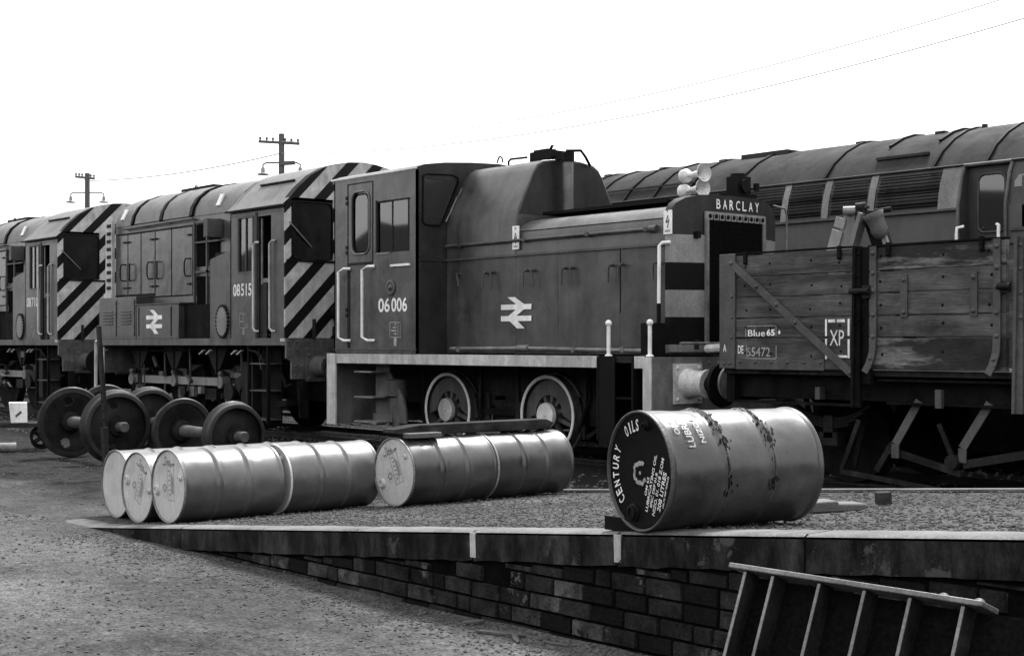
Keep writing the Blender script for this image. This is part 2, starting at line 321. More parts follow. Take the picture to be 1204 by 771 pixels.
# ------------------------------------------------------------------ ground, ramp, wall, tracks
GZ = -.10
def zfront(X): return max(-.092, .5+.0925*(X+5.5))
def zrear(X): return max(-.14, .07+.079*(X+10))
def zramp(X, Y): return lerp(zfront(X), zrear(X), (Y-5.25)/4.35)
def axis_steps(a, b, fine0, fine1, st, n):
    out = []
    for i in range(n): out.append(a+(fine0-a)*(1-(1-i/n)**2.2))
    x = fine0
    while x < fine1: out.append(x); x += st
    for i in range(n+1): out.append(fine1+(b-fine1)*(i/n)**2.2)
    return out
xs = axis_steps(-900, 700, -28, 0, .14, 24); ys = axis_steps(-400, 900, 2.5, 12, .14, 24)
gm = MB(); nx = len(xs)
def gz(x, y):
    z = GZ
    if -60 < x < 20 and -10 < y < 30:
        z += .035*(noise.noise(Vector((x*.35, y*.35, 0)))) + .018*noise.noise(Vector((x*1.7, y*1.7, 3)))
        if y > 6.4 and x < -13: z += .03*max(0, noise.noise(Vector((x*1.1, y*1.1, 9))))
    return z
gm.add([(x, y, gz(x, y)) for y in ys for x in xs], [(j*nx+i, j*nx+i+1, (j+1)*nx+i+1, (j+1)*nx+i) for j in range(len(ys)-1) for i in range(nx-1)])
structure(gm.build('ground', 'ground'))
# ramp surface, one sheet between the coping and the rear edge
rm = MB(); xr = frange(-12.0, .6, 130); yr = frange(5.42, 9.6, 44)
def rz(x, y): return zramp(x, y)+.006*noise.noise(Vector((x*2.2, y*2.2, 5)))-.004
rm.add([(x, y, rz(x, y)) for y in yr for x in xr], [(j*130+i, j*130+i+1, (j+1)*130+i+1, (j+1)*130+i) for j in range(43) for i in range(129)])
structure(rm.build('ramp', 'rampg'))
# rear bank of the ramp
rb = MB()
for i in range(len(xr)-1):
    x0, x1 = xr[i], xr[i+1]
    rb.add([(x0, 9.6, zrear(x0)), (x1, 9.6, zrear(x1)), (x1, 9.85, zrear(x1)-.3), (x0, 9.85, zrear(x0)-.3), (x1, 9.9, -.3), (x0, 9.9, -.3)], [(0, 1, 2, 3), (3, 2, 4, 5)])
structure(rb.build('ramp_bank', 'rampg'))
e = MB()
for i in range(18):
    x0 = -11.2+i*.66; e.add([], [])
    n_ = len(e.v); e.v += [(x0+a*.65, 9.52+b*.12, zrear(x0+a*.65)+.004+c*.02) for a in (0, 1) for b in (0, 1) for c in (0, 1)]
    e.f += [tuple(n_+k for k in q) for q in ((0, 1, 3, 2), (4, 6, 7, 5), (0, 4, 5, 1), (2, 3, 7, 6), (0, 2, 6, 4), (1, 5, 7, 3))]
structure(e.build('ramp_edging', 'copetop'))

wall = thing('retaining_wall', 'long low sooty brick wall with concrete coping, holding up the sloping ramp', 'wall', (-9, 5.35, GZ))
joints = [-12.45, -10.2, -8.95, -7.75, -6.53, -5.32, -4.1, -2.9, -1.7, -.5, .6]
cp = MB(); ct = MB(); cj = MB()
TH = .175
for i in range(len(joints)-1):
    a, b = joints[i]+.006, joints[i+1]-.006; n = 14; xx = frange(a, b, n)
    jit = [random.uniform(-.004, .004) for _ in xx]
    vs = []
    for k, x in enumerate(xx):
        zt = zfront(x); vs += [(x, 5.235+jit[k], zt-.02), (x, 5.26, zt), (x, 5.44, zt+.002), (x, 5.49, zt-TH), (x, 5.235-jit[k], zt-TH+random.uniform(-.006, .006))]
    cp.add(vs, [(k*5+j, k*5+(j+1) % 5, (k+1)*5+(j+1) % 5, (k+1)*5+j) for k in range(n-1) for j in (2, 3, 4)]+[(0, 1, 2, 3, 4), tuple((n-1)*5+j for j in range(5))])
    vt = []
    for k, x in enumerate(xx):
        zt = zfront(x); dr = 0; vt += [(x, 5.240+jit[k], zt-.012), (x, 5.26, zt), (x, 5.44+random.uniform(-.02, .03), zt+.002)]
    ct.add([(p[0], p[1]-.002, p[2]+.002) for p in vt], [(k*3+j, k*3+j+1, (k+1)*3+j+1, (k+1)*3+j) for k in range(n-1) for j in (0, 1)])
    if i in (3, 4): x = joints[i+1]; cj.beam((x, 5.238, zfront(x)-.01), (x+.004, 5.238, zfront(x)-TH+.02), .05, .012, (0, -1, 0))
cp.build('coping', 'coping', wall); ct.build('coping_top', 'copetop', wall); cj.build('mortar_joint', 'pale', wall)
br = MB(); row = .098; L_ = .25
mo = MB(); xx = frange(-11, .6, 60)
mo.add([(x, 5.262, zz) for x in xx for zz in (-.35, zfront(x)-TH)], [(2*k, 2*k+2, 2*k+3, 2*k+1) for k in range(59)]).build('mortar', 'mortar', wall)
for r_ in range(12):
    z0 = -.28+r_*row+.004; x = -11+(r_ % 2)*.125
    while x < .6:
        ln = random.choice((L_, L_, L_, .125))*random.uniform(.94, 1.06); a, b = x+.0035, x+ln-.0035; x += ln
        top = min(z0+row-.0075, zfront(a)-TH-.006)
        if top-z0 < .015: continue
        yj = random.uniform(-.007, .007)
        if random.random() < .03: yj = .02
        c = .008; zz0, zz1 = z0, top
        vs = [(a, 5.27, zz0), (b, 5.27, zz0), (b, 5.27, zz1), (a, 5.27, zz1)]+[(X_+random.uniform(-.003, .003), 5.245+yj, Z_+random.uniform(-.003, .003)) for X_, Z_ in ((a+c, zz0+c), (b-c, zz0+c), (b-c, zz1-c*.7), (a+c, zz1-c*.7))]
        br.add(vs, [(4, 5, 6, 7), (0, 1, 5, 4), (1, 2, 6, 5), (2, 3, 7, 6), (3, 0, 4, 7)])
bo = br.build('brickwork', 'brick', wall)
bo.data.materials.append(M['brick_pale']); bo.data.materials.append(M['brick_black']); rb_ = random.Random(5)
for b_ in range(len(bo.data.polygons)//5):
    t_ = rb_.random(); k_ = 1 if t_ < .16 else (2 if t_ < .45 else 0)
    for j_ in range(5): bo.data.polygons[b_*5+j_].material_index = k_

# railway tracks
def track(yc, x0, x1):
    s = MB(); x = x0
    while x < x1: s.box(x, x+.25, yc-1.35, yc+1.35, -.24, -.125+random.uniform(-.006, .006)); x += .72
    structure(s.build('sleepers', 'timber'))
    for sg in (-1, 1):
        r_ = MB(); y = yc+sg*.765
        r_.prism([(y-.07, -.125), (y+.07, -.125), (y+.07, -.11), (y+.012, -.095), (y+.012, -.035), (y+.036, -.028), (y+.036, 0), (y-.036, 0), (y-.036, -.028), (y-.012, -.035), (y-.012, -.095), (y-.07, -.11)], lambda u, v, a: (a, u, v), x0, x1)
        structure(r_.build('rail', 'dark'))
track(13.62, -60, 20); track(17.35, -60, 20)
# wooded rise behind the camera (it is what the windows and paint reflect)
tl = MB(); n = 160
pts = []
for i in range(n):
    x = -190+i*2.4; h = 12.5+2.0*noise.noise(Vector((i*.11, 0, 0)))+1.6*noise.noise(Vector((i*.5, 2, 0)))+.8*random.random()
    pts += [(x, -52, -.3), (x, -54, h*.7), (x, -60, h), (x, -75, h*.8), (x, -80, -.3)]
tl.add(pts, [(k*5+j, k*5+j+1, (k+1)*5+j+1, (k+1)*5+j) for k in range(n-1) for j in range(4)])
structure(tl.build('wooded_hill', 'treeline'))

# loose stones
ICO = None
def stones(name, mat, spots):
    """spots: (x, y, z, size)"""
    bm = bmesh.new(); bmesh.ops.create_icosphere(bm, subdivisions=1, radius=1); base = [v.co.copy() for v in bm.verts]; fc = [tuple(v.index for v in f.verts) for f in bm.faces]; bm.free()
    tmpl = []
    for k in range(14):
        sx, sy, sz = random.uniform(.7, 1.3), random.uniform(.7, 1.2), random.uniform(.65, 1.05)
        tmpl.append([Vector((p.x*sx, p.y*sy, p.z*sz))*random.uniform(.72, 1.2) for p in base])
    vs = []; fs = []
    for (x, y, z, sz) in spots:
        t = random.choice(tmpl); th = random.uniform(0, 6.28); c, s_ = math.cos(th)*sz, math.sin(th)*sz; o = len(vs)
        vs += [(x+p.x*c-p.y*s_, y+p.x*s_+p.y*c, z+p.z*sz+sz*.15) for p in t]; fs += [(a+o, b+o, c_+o) for a, b, c_ in fc]
    me = bpy.data.meshes.new(name); me.from_pydata(vs, [], fs); me.materials.append(M[mat]); ob = bpy.data.objects.new(name, me); COL.objects.link(ob)
    return structure(ob, 'stuff')
sp = []
for _ in range(15000):          # the ramp's gravel, coarser towards the coping
    x = random.uniform(-11.9, -2.2); t = random.random(); y = 5.5+4.0*t*t if random.random() < .6 else random.uniform(5.5, 9.5)
    sp.append((x, y, rz(x, y), random.choice((.005, .006, .008, .010, .013))*random.uniform(.8, 1.3)))
stones('ramp_gravel_stones', 'stone', sp)
sp = []
for _ in range(15000):           # yard stones, thicker along the foot of the wall and over the far dirt
    q = random.random()
    if q < .30: x = random.uniform(-11.5, -4.2); y = 5.22-abs(random.gauss(0, .32))
    elif q < .62: x = random.uniform(-24, -12.4); y = random.uniform(5.9, 11.5)
    else: x = random.uniform(-14, -4); y = random.uniform(2.2, 5.2)
    sp.append((x, y, gz(x, y), random.choice((.0035, .004, .005, .006, .010))*random.uniform(.7, 1.4)*(1.35 if x < -12.4 else 1)))
stones('yard_stones', 'stone', sp)
sp = []
for _ in range(9000):
    x = random.uniform(-34, 0); y = random.uniform(9.9, 19.5)
    sp.append((x, y, -.10, random.uniform(.015, .035)))
stones('track_ballast', 'dstone', sp)
# ------------------------------------------------------------------ shared running gear
def spoked_wheel(root, x, y, r, z, hubmat, ringmat, name='wheel'):
    wb = MB(); n = 48
    wb.lathe((x, y, z), (0, 1, 0), [(0, r*.90), (0, r), (.13, r), (.13, r+.03), (.16, r+.03), (.16, r*.86), (0.02, r*.86)], n, cap=False)
    for k in range(11):
        th = 2*math.pi*(k+.5)/11; c, s_ = math.cos(th), math.sin(th)
        wb.beam((x+.1*c, y+.08, z+.1*s_), (x+r*.88*c, y+.08, z+r*.88*s_), .055, .06, (0, 1, 0))
    wb.lathe((x, y+.01, z), (0, 1, 0), [(0, .17), (.14, .17)], 24)
    a = [(x+rr*math.cos(R(t)), z+rr*math.sin(R(t))) for rr, ts in ((r*.88, frange(-10, 190, 24)), (r*.50, frange(178, 2, 24))) for t in ts]
    wb.prism(a, lambda u, v, q: (u, y+.035+q, v), 0, .06)
    w_ = wb.build(name, 'dull', root)
    rg = MB().lathe((x, y-.004, z), (0, 1, 0), [(0, r*.91), (-.012, r*.93), (-.012, r*.985), (0, r*1.0)], n, cap=False)
    ro = rg.build('tyre', ringmat, w_)
    hb = MB().lathe((x, y-.045, z), (0, 1, 0), [(0, .165), (.05, .175)], 28); hb.dome((x, y-.045, z), (0, -1, 0), .03)
    hb.build('hub', hubmat, w_); return w_
def buffer_(root, x, y, z, sgn, stockmat, ln=.62, hr=.27):
    b = MB().box(min(x, x+sgn*.035), max(x, x+sgn*.035), y-.24, y+.24, z-.24, z+.24)
    rivets(b, [(x+sgn*.035, y+i*.19, z+j*.19) for i in (-1, 1) for j in (-1, 1)], (sgn, 0, 0), .03)
    b.lathe((x+sgn*.03, y, z), (sgn, 0, 0), [(0, .19), (.04, .165), (ln*.46, .155), (ln*.5, .175), (ln*.56, .175)], 28)
    o = b.build('buffer', stockmat, root)
    h = MB().lathe((x+sgn*ln*.56, y, z), (sgn, 0, 0), [(0, .10), (ln*.3, .095), (ln*.34, hr*.96), (ln*.40, hr), (ln*.44, hr*.98)], 32)
    h.build('buffer_head', 'black', o); return o
def data_panel(mb, f, u0, u1, v0, v1):
    t = .012
    for a in ((u0, u1, v1-t, v1), (u0, u1, v0, v0+t), (u0, u0+t, v0+t, v1-t), (u1-t, u1, v0+t, v1-t), (lerp(u0, u1, .7), lerp(u0, u1, .7)+t*.8, v0+t, v1-t)):
        mb.add([f(a[0], a[2]), f(a[1], a[2]), f(a[1], a[3]), f(a[0], a[3])], [(0, 1, 2, 3)])
    for k in range(4):
        z = lerp(v1, v0, .2+.2*k); a = lerp(u0, u1, (.45, .3, .12, .4)[k]); mb.add([f(a, z), f(lerp(u0, u1, .62), z), f(lerp(u0, u1, .62), z+.022), f(a, z+.022)], [(0, 1, 2, 3)])
    for k in range(5):
        z = lerp(v1, v0, .15+.17*k); mb.add([f(lerp(u0, u1, .8), z), f(lerp(u0, u1, .88), z), f(lerp(u0, u1, .88), z+.02), f(lerp(u0, u1, .8), z+.02)], [(0, 1, 2, 3)])
    m_ = (u0+u1)/2; mb.add([f(m_-.03, v0-.12), f(m_+.035, v0-.12), f(m_+.035, v0-.004), f(m_-.03, v0-.004)], [(0, 1, 2, 3)]); return mb

# ------------------------------------------------------------------ small shunter with the number 06 006
YC = 13.62
def build_small_shunter():
    r = thing('shunting_locomotive', 'small dark shunting locomotive numbered 06 006 with BARCLAY above its radiator and twin horns', 'locomotive', (-15.2, YC, 0))
    X0, X1, YN, YF = -18.70, -11.72, 12.10, 15.14
    m = MB().box(X0+.02, X1-.02, YN+.03, YF-.03, 1.28, 1.355); m.build('footplate', 'dark', r)
    m = MB(); m.box(-18.455, -12.655, YN, YN+.035, 1.215, 1.36); m.box(-12.015, -11.865, YN, YN+.035, 1.215, 1.36); m.box(X0, X1, YF-.035, YF, 1.215, 1.36)
    m.build('valance', 'pale', r, bevel=.004)
    # end beams with light edges
    m = MB(); m.box(X1-.05, X1, YN+.004, YF, .50, 1.352); rivets(m, [(X1, 12.95+.16*i, 1.28) for i in range(3)], (1, 0, 0), .022)
    b = m.build('buffer_beam', 'grey', r)
    MB().box(-11.86, X1-.003, YN-.012, YN+.02, .45, 1.35).build('beam_edge', 'pale', b, bevel=.004)
    b = MB().box(X0, X0+.05, YN+.004, YF, .27, 1.352).build('buffer_beam', 'grey', r)
    MB().box(X0-.003, -18.46, YN-.012, YN+.02, .27, 1.362).build('beam_edge', 'pale', b, bevel=.004)
    for y in (12.70, 14.54): buffer_(r, X1, y, 1.03, 1, 'steel' if y > 13 else 'horn', .60); buffer_(r, X0, y, 1.03, -1, 'dark', .6)
    # frames, wheels, rods
    m = MB(); m.box(-18.6, -11.8, 12.98, 13.02, .62, 1.28); m.box(-18.6, -11.8, 14.22, 14.26, .55, 1.28)
    m.box(-17.3, -15.75, 12.93, 12.98, .42, .8); m.box(-15.1, -13.5, 12.93, 12.98, .42, .8); m.box(-15.7, -15.2, 13.0, 14.2, .35, 1.2)
    m.build('frame_plates', 'dark', r)
    m = MB(); m.box(-17.9, -12.3, 13.05, 14.2, .75, 1.28); m.cyl((-15.5, 13.1, .5), (-15.5, 14.2, .5), .25); m.build('gearbox', 'sooty', r)
    for x in (-16.56, -14.36):
        spoked_wheel(r, x, 12.80, .545, .545, 'white' if x > -15 else 'pale', 'white'); spoked_wheel(r, x, 14.34, .545, .545, 'dark', 'dark')
        m = MB().cyl((x, 12.9, .545), (x, 14.4, .545), .07); m.build('axle', 'sooty', r)
        for s_ in (-1, 1):                         # brake hangers and blocks
            MB().beam((x+s_*.70, 12.88, 1.2), (x+s_*.66, 12.88, .25), .05, .05).beam((x+s_*.65, 12.88, .45), (x+s_*.60, 12.88, .7), .12, .09).build('brake_hanger', 'dark', r)
    m = MB(); m.box(-16.4, -14.5, 12.90, 12.93, .50, .60); m.cyl((-15.4, 12.92, .75), (-15.4, 12.75, .75), .03); m.build('coupling_rod', 'sooty', r)
    # guard irons and sand pipes by the leading wheel
    m = MB(); m.beam((-13.55, 12.8, .28), (-12.7, 12.7, .72), .05, .06); m.lathe((-13.15, 12.72, .33), (0, 1, 0), [(0, .06), (0, .15), (.06, .15), (.06, .05)], 20)
    m.tube([(-13.5, 12.75, 1.2), (-13.45, 12.75, .8), (-13.7, 12.75, .35)], .03); m.box(-13.35, -13.15, 12.8, 12.95, .7, 1.1); m.box(-13.0, -12.1, 12.7, 12.95, .05, .28)
    m.build('brake_rigging', 'sooty', r)
    m = MB(); m.lathe((-17.43, 12.5, .98), (0, 0, -1), [(0, .12), (.02, .17), (.25, .17), (.27, .13)], 20); m.lathe((-17.40, 12.5, .70), (.12, 0, -1), [(0, .12), (.2, .14), (.45, .10), (.5, .10)], 20)
    m.build('sand_box', 'dull', r)
    # rear steps: plate with a curved edge and three treads
    cur = [(-17.5, 1.27), (-17.5, 1.1), (-17.4, .98), (-17.25, .85), (-17.14, .70), (-17.08, .52), (-17.06, .33), (-17.85, .33), (-17.85, 1.27)]
    m = MB().prism(cur, lambda u, v, a: (u, a, v), 12.42, 12.45); m.box(-17.85, -17.35, 12.37, 12.42, .34, .46); m.beam((-17.75, 12.4, .33), (-17.75, 12.4, .08), .12, .03)
    s = m.build('step_plate', 'dull', r)
    for z, xw in ((1.08, .45), (.70, .48), (.33, .62)): MB().box(-18.02, -18.02+xw, 12.14, 12.42, z, z+.022).build('step_tread', 'steel', s)
    # front steps box
    m = MB(); m.box(-12.65, -12.62, 12.09, 12.6, .33, 1.357); m.box(-12.05, -12.02, 12.09, 12.6, .33, 1.357); m.box(-12.62, -12.05, 12.55, 12.58, .33, 1.357)
    m.box(-12.62, -12.05, 12.10, 12.55, .33, .36); m.box(-12.34, -12.05, 12.12, 12.55, .84, .865); m.box(-12.62, -12.34, 12.095, 12.11, .36, 1.357)
    m.build('front_steps', 'black', r)
    # ---- cab
    cx0, cx1 = -18.51, -16.37
    prof = [(12.10, 4.00), (12.13, 4.05), (12.25, 4.09), (12.6, 4.14), (13.11, 4.18), (YC, 4.20)]; prof = prof+[(2*YC-y, z) for y, z in prof[-2::-1]]
    def ztop(y):
        for (a, b), (c, d_) in zip(prof, prof[1:]):
            if a <= y <= c: return b+(d_-b)*(y-a)/(c-a)
        return prof[0][1]
    YNc, YFc = 12.10, 2*YC-12.10
    cab = MB().grid(XZ(YNc), [cx0, cx1], [1.37, 2.85, 2.86, 3.60, 3.80, 4.0], [(-18.02, -17.56, 2, 4), (-17.37, -16.56, 1, 3)], .035)
    c = cab.build('cab', 'cab', r)
    MB().grid(XZ(YFc-.035), [cx0, cx1], [1.37, 2.85, 3.60, 4.0], [(-17.37, -16.56, 1, 2)], .035).build('cab_side', 'cab', c)
    rf = MB(); rf.add([(x, y, z) for x in (cx0-.05, cx1-.002) for y, z in prof], [(k, k+1, len(prof)+k+1, len(prof)+k) for k in range(len(prof)-1)])
    rf.add([(x, y, z-.03) for x in (cx0-.05, cx1-.002) for y, z in prof], [(k, k+1, len(prof)+k+1, len(prof)+k) for k in range(len(prof)-1)])
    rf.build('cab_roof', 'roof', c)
    MB().beam((cx0-.05, 12.085, 4.025), (cx1, 12.085, 4.025), .03, .022).build('gutter', 'white', c)  # painted white for the highlight along the roof edge
    # cab ends: front wall in the shade-darkened paint with a cut window, rear wall
    uy = frange(12.10, YFc, 27)
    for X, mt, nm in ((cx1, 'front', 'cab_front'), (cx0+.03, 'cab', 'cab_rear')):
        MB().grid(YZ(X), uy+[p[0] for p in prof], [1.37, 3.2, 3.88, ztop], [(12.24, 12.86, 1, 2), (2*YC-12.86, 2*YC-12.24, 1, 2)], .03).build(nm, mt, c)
    fl = [(12.21, 3.92), (12.27, 3.95), (12.74, 3.97), (12.83, 3.94), (12.86, 3.86), (12.58, 3.27), (12.50, 3.22), (12.24, 3.22), (12.2, 3.27)]
    # sloping filler of the window and its rubber
    MB().prism([(12.87, 3.86), (12.58, 3.26), (12.5, 3.19), (12.88, 3.19)], lambda u, v, a: (cx1+.004-a, u, v), 0, .02).build('window_corner', 'front', c)
    wn = MB().prism(fl, lambda u, v, a: (cx1-.012-a, u, v), 0, .006).build('window', 'glass', c)
    fr = MB(); ring(fr, fl, lambda u, v: (cx1+.006, u, v), .014); fr.build('window_frame', 'black', wn)
    wp = MB().tube([(cx1+.03, 12.90, 3.78), (cx1+.035, 12.72, 3.50), (cx1+.035, 12.60, 3.28)], .010); wp.beam((cx1+.03, 12.80, 3.66), (cx1+.03, 12.68, 3.38), .012, .02); wp.build('wiper', 'steel', wn)
    sm = MB().box(cx1, cx1+.012, 12.12, 12.64, 2.70, 2.715); rivets(sm, [(cx1, 12.16, 2.78), (cx1, 12.5, 2.76), (cx1, 12.16, 3.4)], (1, 0, 0), .02); sm.build('seam', 'front', c)
    # side windows
    d_ = rrect(-18.03, -17.55, 2.86, 3.80, .14)
    for pts_ in ((-18.02, 2.86, 1, 1), (-17.56, 2.86, -1, 1), (-18.02, 3.80, 1, -1), (-17.56, 3.80, -1, -1)):
        x, z, sx, sz = pts_; arc = [(x+sx*.14*(1-math.cos(R(t))), z+sz*.14*(1-math.sin(R(t)))) for t in (0, 22, 45, 68, 90)]
        MB().prism([(x-sx*.01, z-sz*.01)]+arc, lambda u, v, a: (u, a, v), YNc-.003, YNc+.02).build('window_corner', 'cab', c)
    dr = MB(); dr.box(-18.135, -18.12, YNc-.008, YNc, 1.45, 3.92); dr.box(-17.475, -17.46, YNc-.008, YNc, 2.72, 3.92); dr.box(-18.135, -17.46, YNc-.008, YNc, 3.92, 3.935)
    dr.box(-18.135, -17.47, YNc-.012, YNc, 2.70, 2.735); dr.box(-18.10, -18.07, YNc-.01, YNc, 1.45, 2.69)
    for z in (3.70, 3.62, 2.95, 2.87, 2.0, 1.92): dr.box(-18.17, -18.13, YNc-.02, YNc, z, z+.05)
    dr = dr.build('door', 'dark', c)
    wn = MB().prism(rrect(-18.02, -17.56, 2.865, 3.795, .12), lambda u, v, a: (u, YNc+.018+a, v), 0, .004).build('window', 'glass', dr)
    q = MB(); ring(q, d_, lambda u, v: (u, YNc-.006, v), .016); q.build('window_frame', 'grey', wn)
    q = MB(); ring(q, rrect(-17.99, -17.59, 2.90, 3.76, .11), lambda u, v: (u, YNc+.004, v), .011); q.build('window_rubber', 'black', wn)
    wn = MB().box(-17.365, -16.985, YNc+.022, YNc+.027, 2.855, 3.595).build('window', 'glass', c)
    MB().box(-17.385, -17.35, YNc-.01, YNc+.02, 2.84, 3.63).box(-17.385, -16.54, YNc-.01, YNc+.02, 3.595, 3.615).box(-16.575, -16.555, YNc-.008, YNc+.02, 2.85, 3.6).box(-16.99, -16.965, YNc+.005, YNc+.03, 2.85, 3.6).build('window_frame', 'dark', wn)
    MB().box(-17.37, -17.02, YNc-.014, YNc+.01, 2.825, 2.855).build('window_sill', 'steel', wn)
    wn = MB().box(-16.965, -16.575, YNc+.012, YNc+.017, 2.855, 3.595).build('window', 'glass', c)
    MB().box(-16.70, -16.68, YNc+.02, YNc+.034, 3.1, 3.59).box(-16.96, -16.6, YNc+.02, YNc+.034, 3.08, 3.10).build('window_bar', 'steel', wn)
    # inside of the cab
    MB().box(-18.4, -16.5, 12.2, 15.0, 1.40, 1.46).box(-17.0, -16.55, 12.8, 14.4, 1.46, 2.85).box(-17.9, -17.5, 14.2, 14.6, 1.46, 2.3).build('desk', 'black', c)
    for x, z0, z1 in ((-18.26, 1.56, 2.65), (-17.62, 1.56, 2.66)): grab(MB(), x, YNc, z0, z1, .022, .09, .20).build('handrail', 'white', c)
    MB().box(-16.98, -16.52, YNc-.035, YNc-.003, 2.635, 2.668).build('drip_strip', 'white', c)
    q = MB().lathe((-17.0, YNc-.003, 2.33), (0, -1, 0), [(0, .115), (.015, .115), (.02, .09), (.012, .08)], 26); q.dome((-17.0, YNc-.01, 2.33), (0, -1, 0), .05); q.build('plate', 'loco', c)
    q = MB(); rivets(q, [(-17.45, YNc, 2.62-.06*i) for i in range(3)]+[(-16.80, YNc, 2.42), (-16.80, YNc, 2.34)], (0, -1, 0), .011)
    q.box(cx0, cx1, YNc-.012, YNc, 1.42, 1.432); rivets(q, [(lerp(cx0+.1, cx1-.1, k/7), YNc-.02, 1.40) for k in range(8)], (0, -1, 0), .014); q.build('rivets', 'cab', c)
    q = MB(); f = XZ(YNc-.004)
    text(q, "06", f, -17.32, -17.03, 1.975, 2.185, .02); text(q, "006", f, -16.99, -16.60, 1.975, 2.185, .02); q.build('number', 'letter', c)
    data_panel(MB(), f, -17.03, -16.76, 1.60, 1.83).build('data_panel', 'faded', c)
    # ---- dome between cab and hood
    dp = [(12.64, 1.37), (12.64, 3.22), (12.68, 3.38), (12.96, 3.90), (13.03, 4.0), (13.14, 4.065), (13.4, 4.10), (YC, 4.11)]; dp = dp+[(2*YC-y, z) for y, z in dp[-2::-1]]
    MB().prism(dp, lambda u, v, a: (a, u, v), -16.375, -14.82).build('dome', 'loco', r, bevel=.012)
    MB().prism([(y, z) for y, z in [(12.70, 3.3), (12.97, 3.87), (13.05, 3.975), (13.15, 4.03), (13.4, 4.07), (YC, 4.08), (13.84, 4.07), (14.09, 4.03), (14.19, 3.975), (14.27, 3.87), (14.54, 3.3)]], lambda u, v, a: (a, u, v), -14.825, -14.812).build('dome_front', 'front', r)
    # ---- hood
    hp = [(12.64, 1.37), (12.64, 2.94), (12.66, 3.03), (12.74, 3.12), (12.88, 3.19), (13.1, 3.235), (YC, 3.25)]; hp = hp+[(2*YC-y, z) for y, z in hp[-2::-1]]
    h = MB().prism(hp, lambda u, v, a: (a, u, v), -14.815, -11.99).build('hood', 'loco', r, bevel=.006)
    tp = [(12.657, 3.05), (12.735, 3.128), (12.878, 3.198), (13.1, 3.243), (YC, 3.258)]; tp = tp+[(2*YC-y, z) for y, z in tp[-2::-1]]
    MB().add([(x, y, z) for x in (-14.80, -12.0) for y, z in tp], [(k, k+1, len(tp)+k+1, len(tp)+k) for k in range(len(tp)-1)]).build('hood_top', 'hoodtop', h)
    MB().box(-14.70, -12.35, 13.02, 14.2, 3.285, 3.325).box(-14.6, -12.5, 13.3, 13.9, 3.24, 3.285).build('exhaust_cover', 'black', h)
    q = MB().tube([(-16.34, 12.60, 2.92), (-12.22, 12.60, 2.92)], .021); q.cyl((-12.26, 12.62, 2.92), (-12.14, 12.62, 2.92), .045)
    for x in (-16.0, -14.6, -13.35, -12.3): q.cyl((x, 12.60, 2.92), (x, 12.65, 2.92), .03); q.box(x-.03, x+.03, 12.575, 12.64, 2.895, 2.945)
    q.build('pipe', 'iron', h)
    q = MB().box(-16.36, -12.0, 12.61, 12.64, 2.705, 2.735); rivets(q, [(-16.2+.6*i, 12.64, 2.66) for i in range(7)], (0, -1, 0), .01); q.build('ledge', 'iron', h)
    for a, b in ((-14.80, -13.95), (-13.94, -12.79), (-12.785, -11.98)): 
        q = MB().box(a+.01, b-.006, 12.637, 12.64, 1.47, 2.69); q.build('hood_door', 'loco', h)
    MB().box(-12.795, -12.785, 12.633, 12.64, 1.9, 2.70).build('door_gap', 'black', h)
    q = MB().box(-16.36, -14.815, 12.637, 12.64, 1.47, 2.69); q.build('side_panel', 'loco', h)
    for x, k in ((-16.05, 0), (-15.42, 1), (-15.28, 2), (-14.55, 1), (-14.42, 2), (-13.78, 1), (-13.65, 2), (-12.90, 1), (-12.72, 1), (-12.12, 1)):
        q = MB(); q.cyl((x, 12.635, 2.50), (x, 12.56, 2.50), .018)
        if k == 1: q.tube([(x+.05, 12.57, 2.51), (x, 12.57, 2.51), (x-.03, 12.565, 2.47), (x-.035, 12.565, 2.28)], .013)
        elif k == 2: q.tube([(x, 12.57, 2.51), (x, 12.565, 2.44), (x+.03, 12.565, 2.28)], .013)
        else: q.tube([(x, 12.57, 2.52), (x+.05, 12.565, 2.33)], .012)
        q.build('door_handle', 'iron', h)
    arrow_logo(MB(), XZ(12.622), -15.12, -14.48, 1.72, 2.15).build('emblem', 'letter', h)
    q = MB().tube([(-16.1, 12.5, 1.44), (-14.45, 12.5, 1.45), (-12.1, 12.5, 1.42)], .028); q.cyl((-14.62, 12.5, 1.45), (-14.40, 12.5, 1.45), .045)
    for x in (-15.9, -13.5, -12.6): q.box(x-.03, x+.03, 12.47, 12.60, 1.40, 1.47)
    q.build('conduit', 'steel', r)
    q = MB(); 
    for x in (-17.9, -16.9, -16.1, -15.3, -14.3, -12.9, -11.95): q.dome((x, 12.2, 1.355), (0, 0, 1), .035)
    q.build('bolts', 'dark', r)
    # ---- radiator cowl with chamfered corners and painted bands
    pl = [(-12.0, 12.62), (-11.93, 12.62), (-11.755, 13.06), (-11.755, 2*YC-13.06), (-11.93, 2*YC-12.62), (-12.0, 2*YC-12.62)]
    n = MB()
    arc = [(12.62, 3.04), (12.635, 3.13), (12.70, 3.22), (12.82, 3.29), (13.0, 3.33), (13.25, 3.345), (YC, 3.35)]; arc = arc+[(2*YC-y, z) for y, z in arc[-2::-1]]
    def fx(y): y = min(y, 2*YC-y); return -11.93+(min(y, 13.06)-12.62)/(.44)*.175
    A = [(fx(y), y, z) for y, z in arc]; B_ = [(-12.02, y, z) for y, z in arc]; K = len(arc)
    base = [(fx(y), y, 2.84) for y, z in arc]; baseb = [(-12.02, y, 2.84) for y, z in arc]
    n.add(A+B_+base+baseb, [(k, k+1, K+k+1, K+k) for k in range(K-1)]+[(k, k+1, 2*K+k+1, 2*K+k) for k in range(K-1)]+[(K+k, K+k+1, 3*K+k+1, 3*K+k) for k in range(K-1)]+[(0, K, 3*K, 2*K), (K-1, 2*K-1, 4*K-1, 3*K-1)])
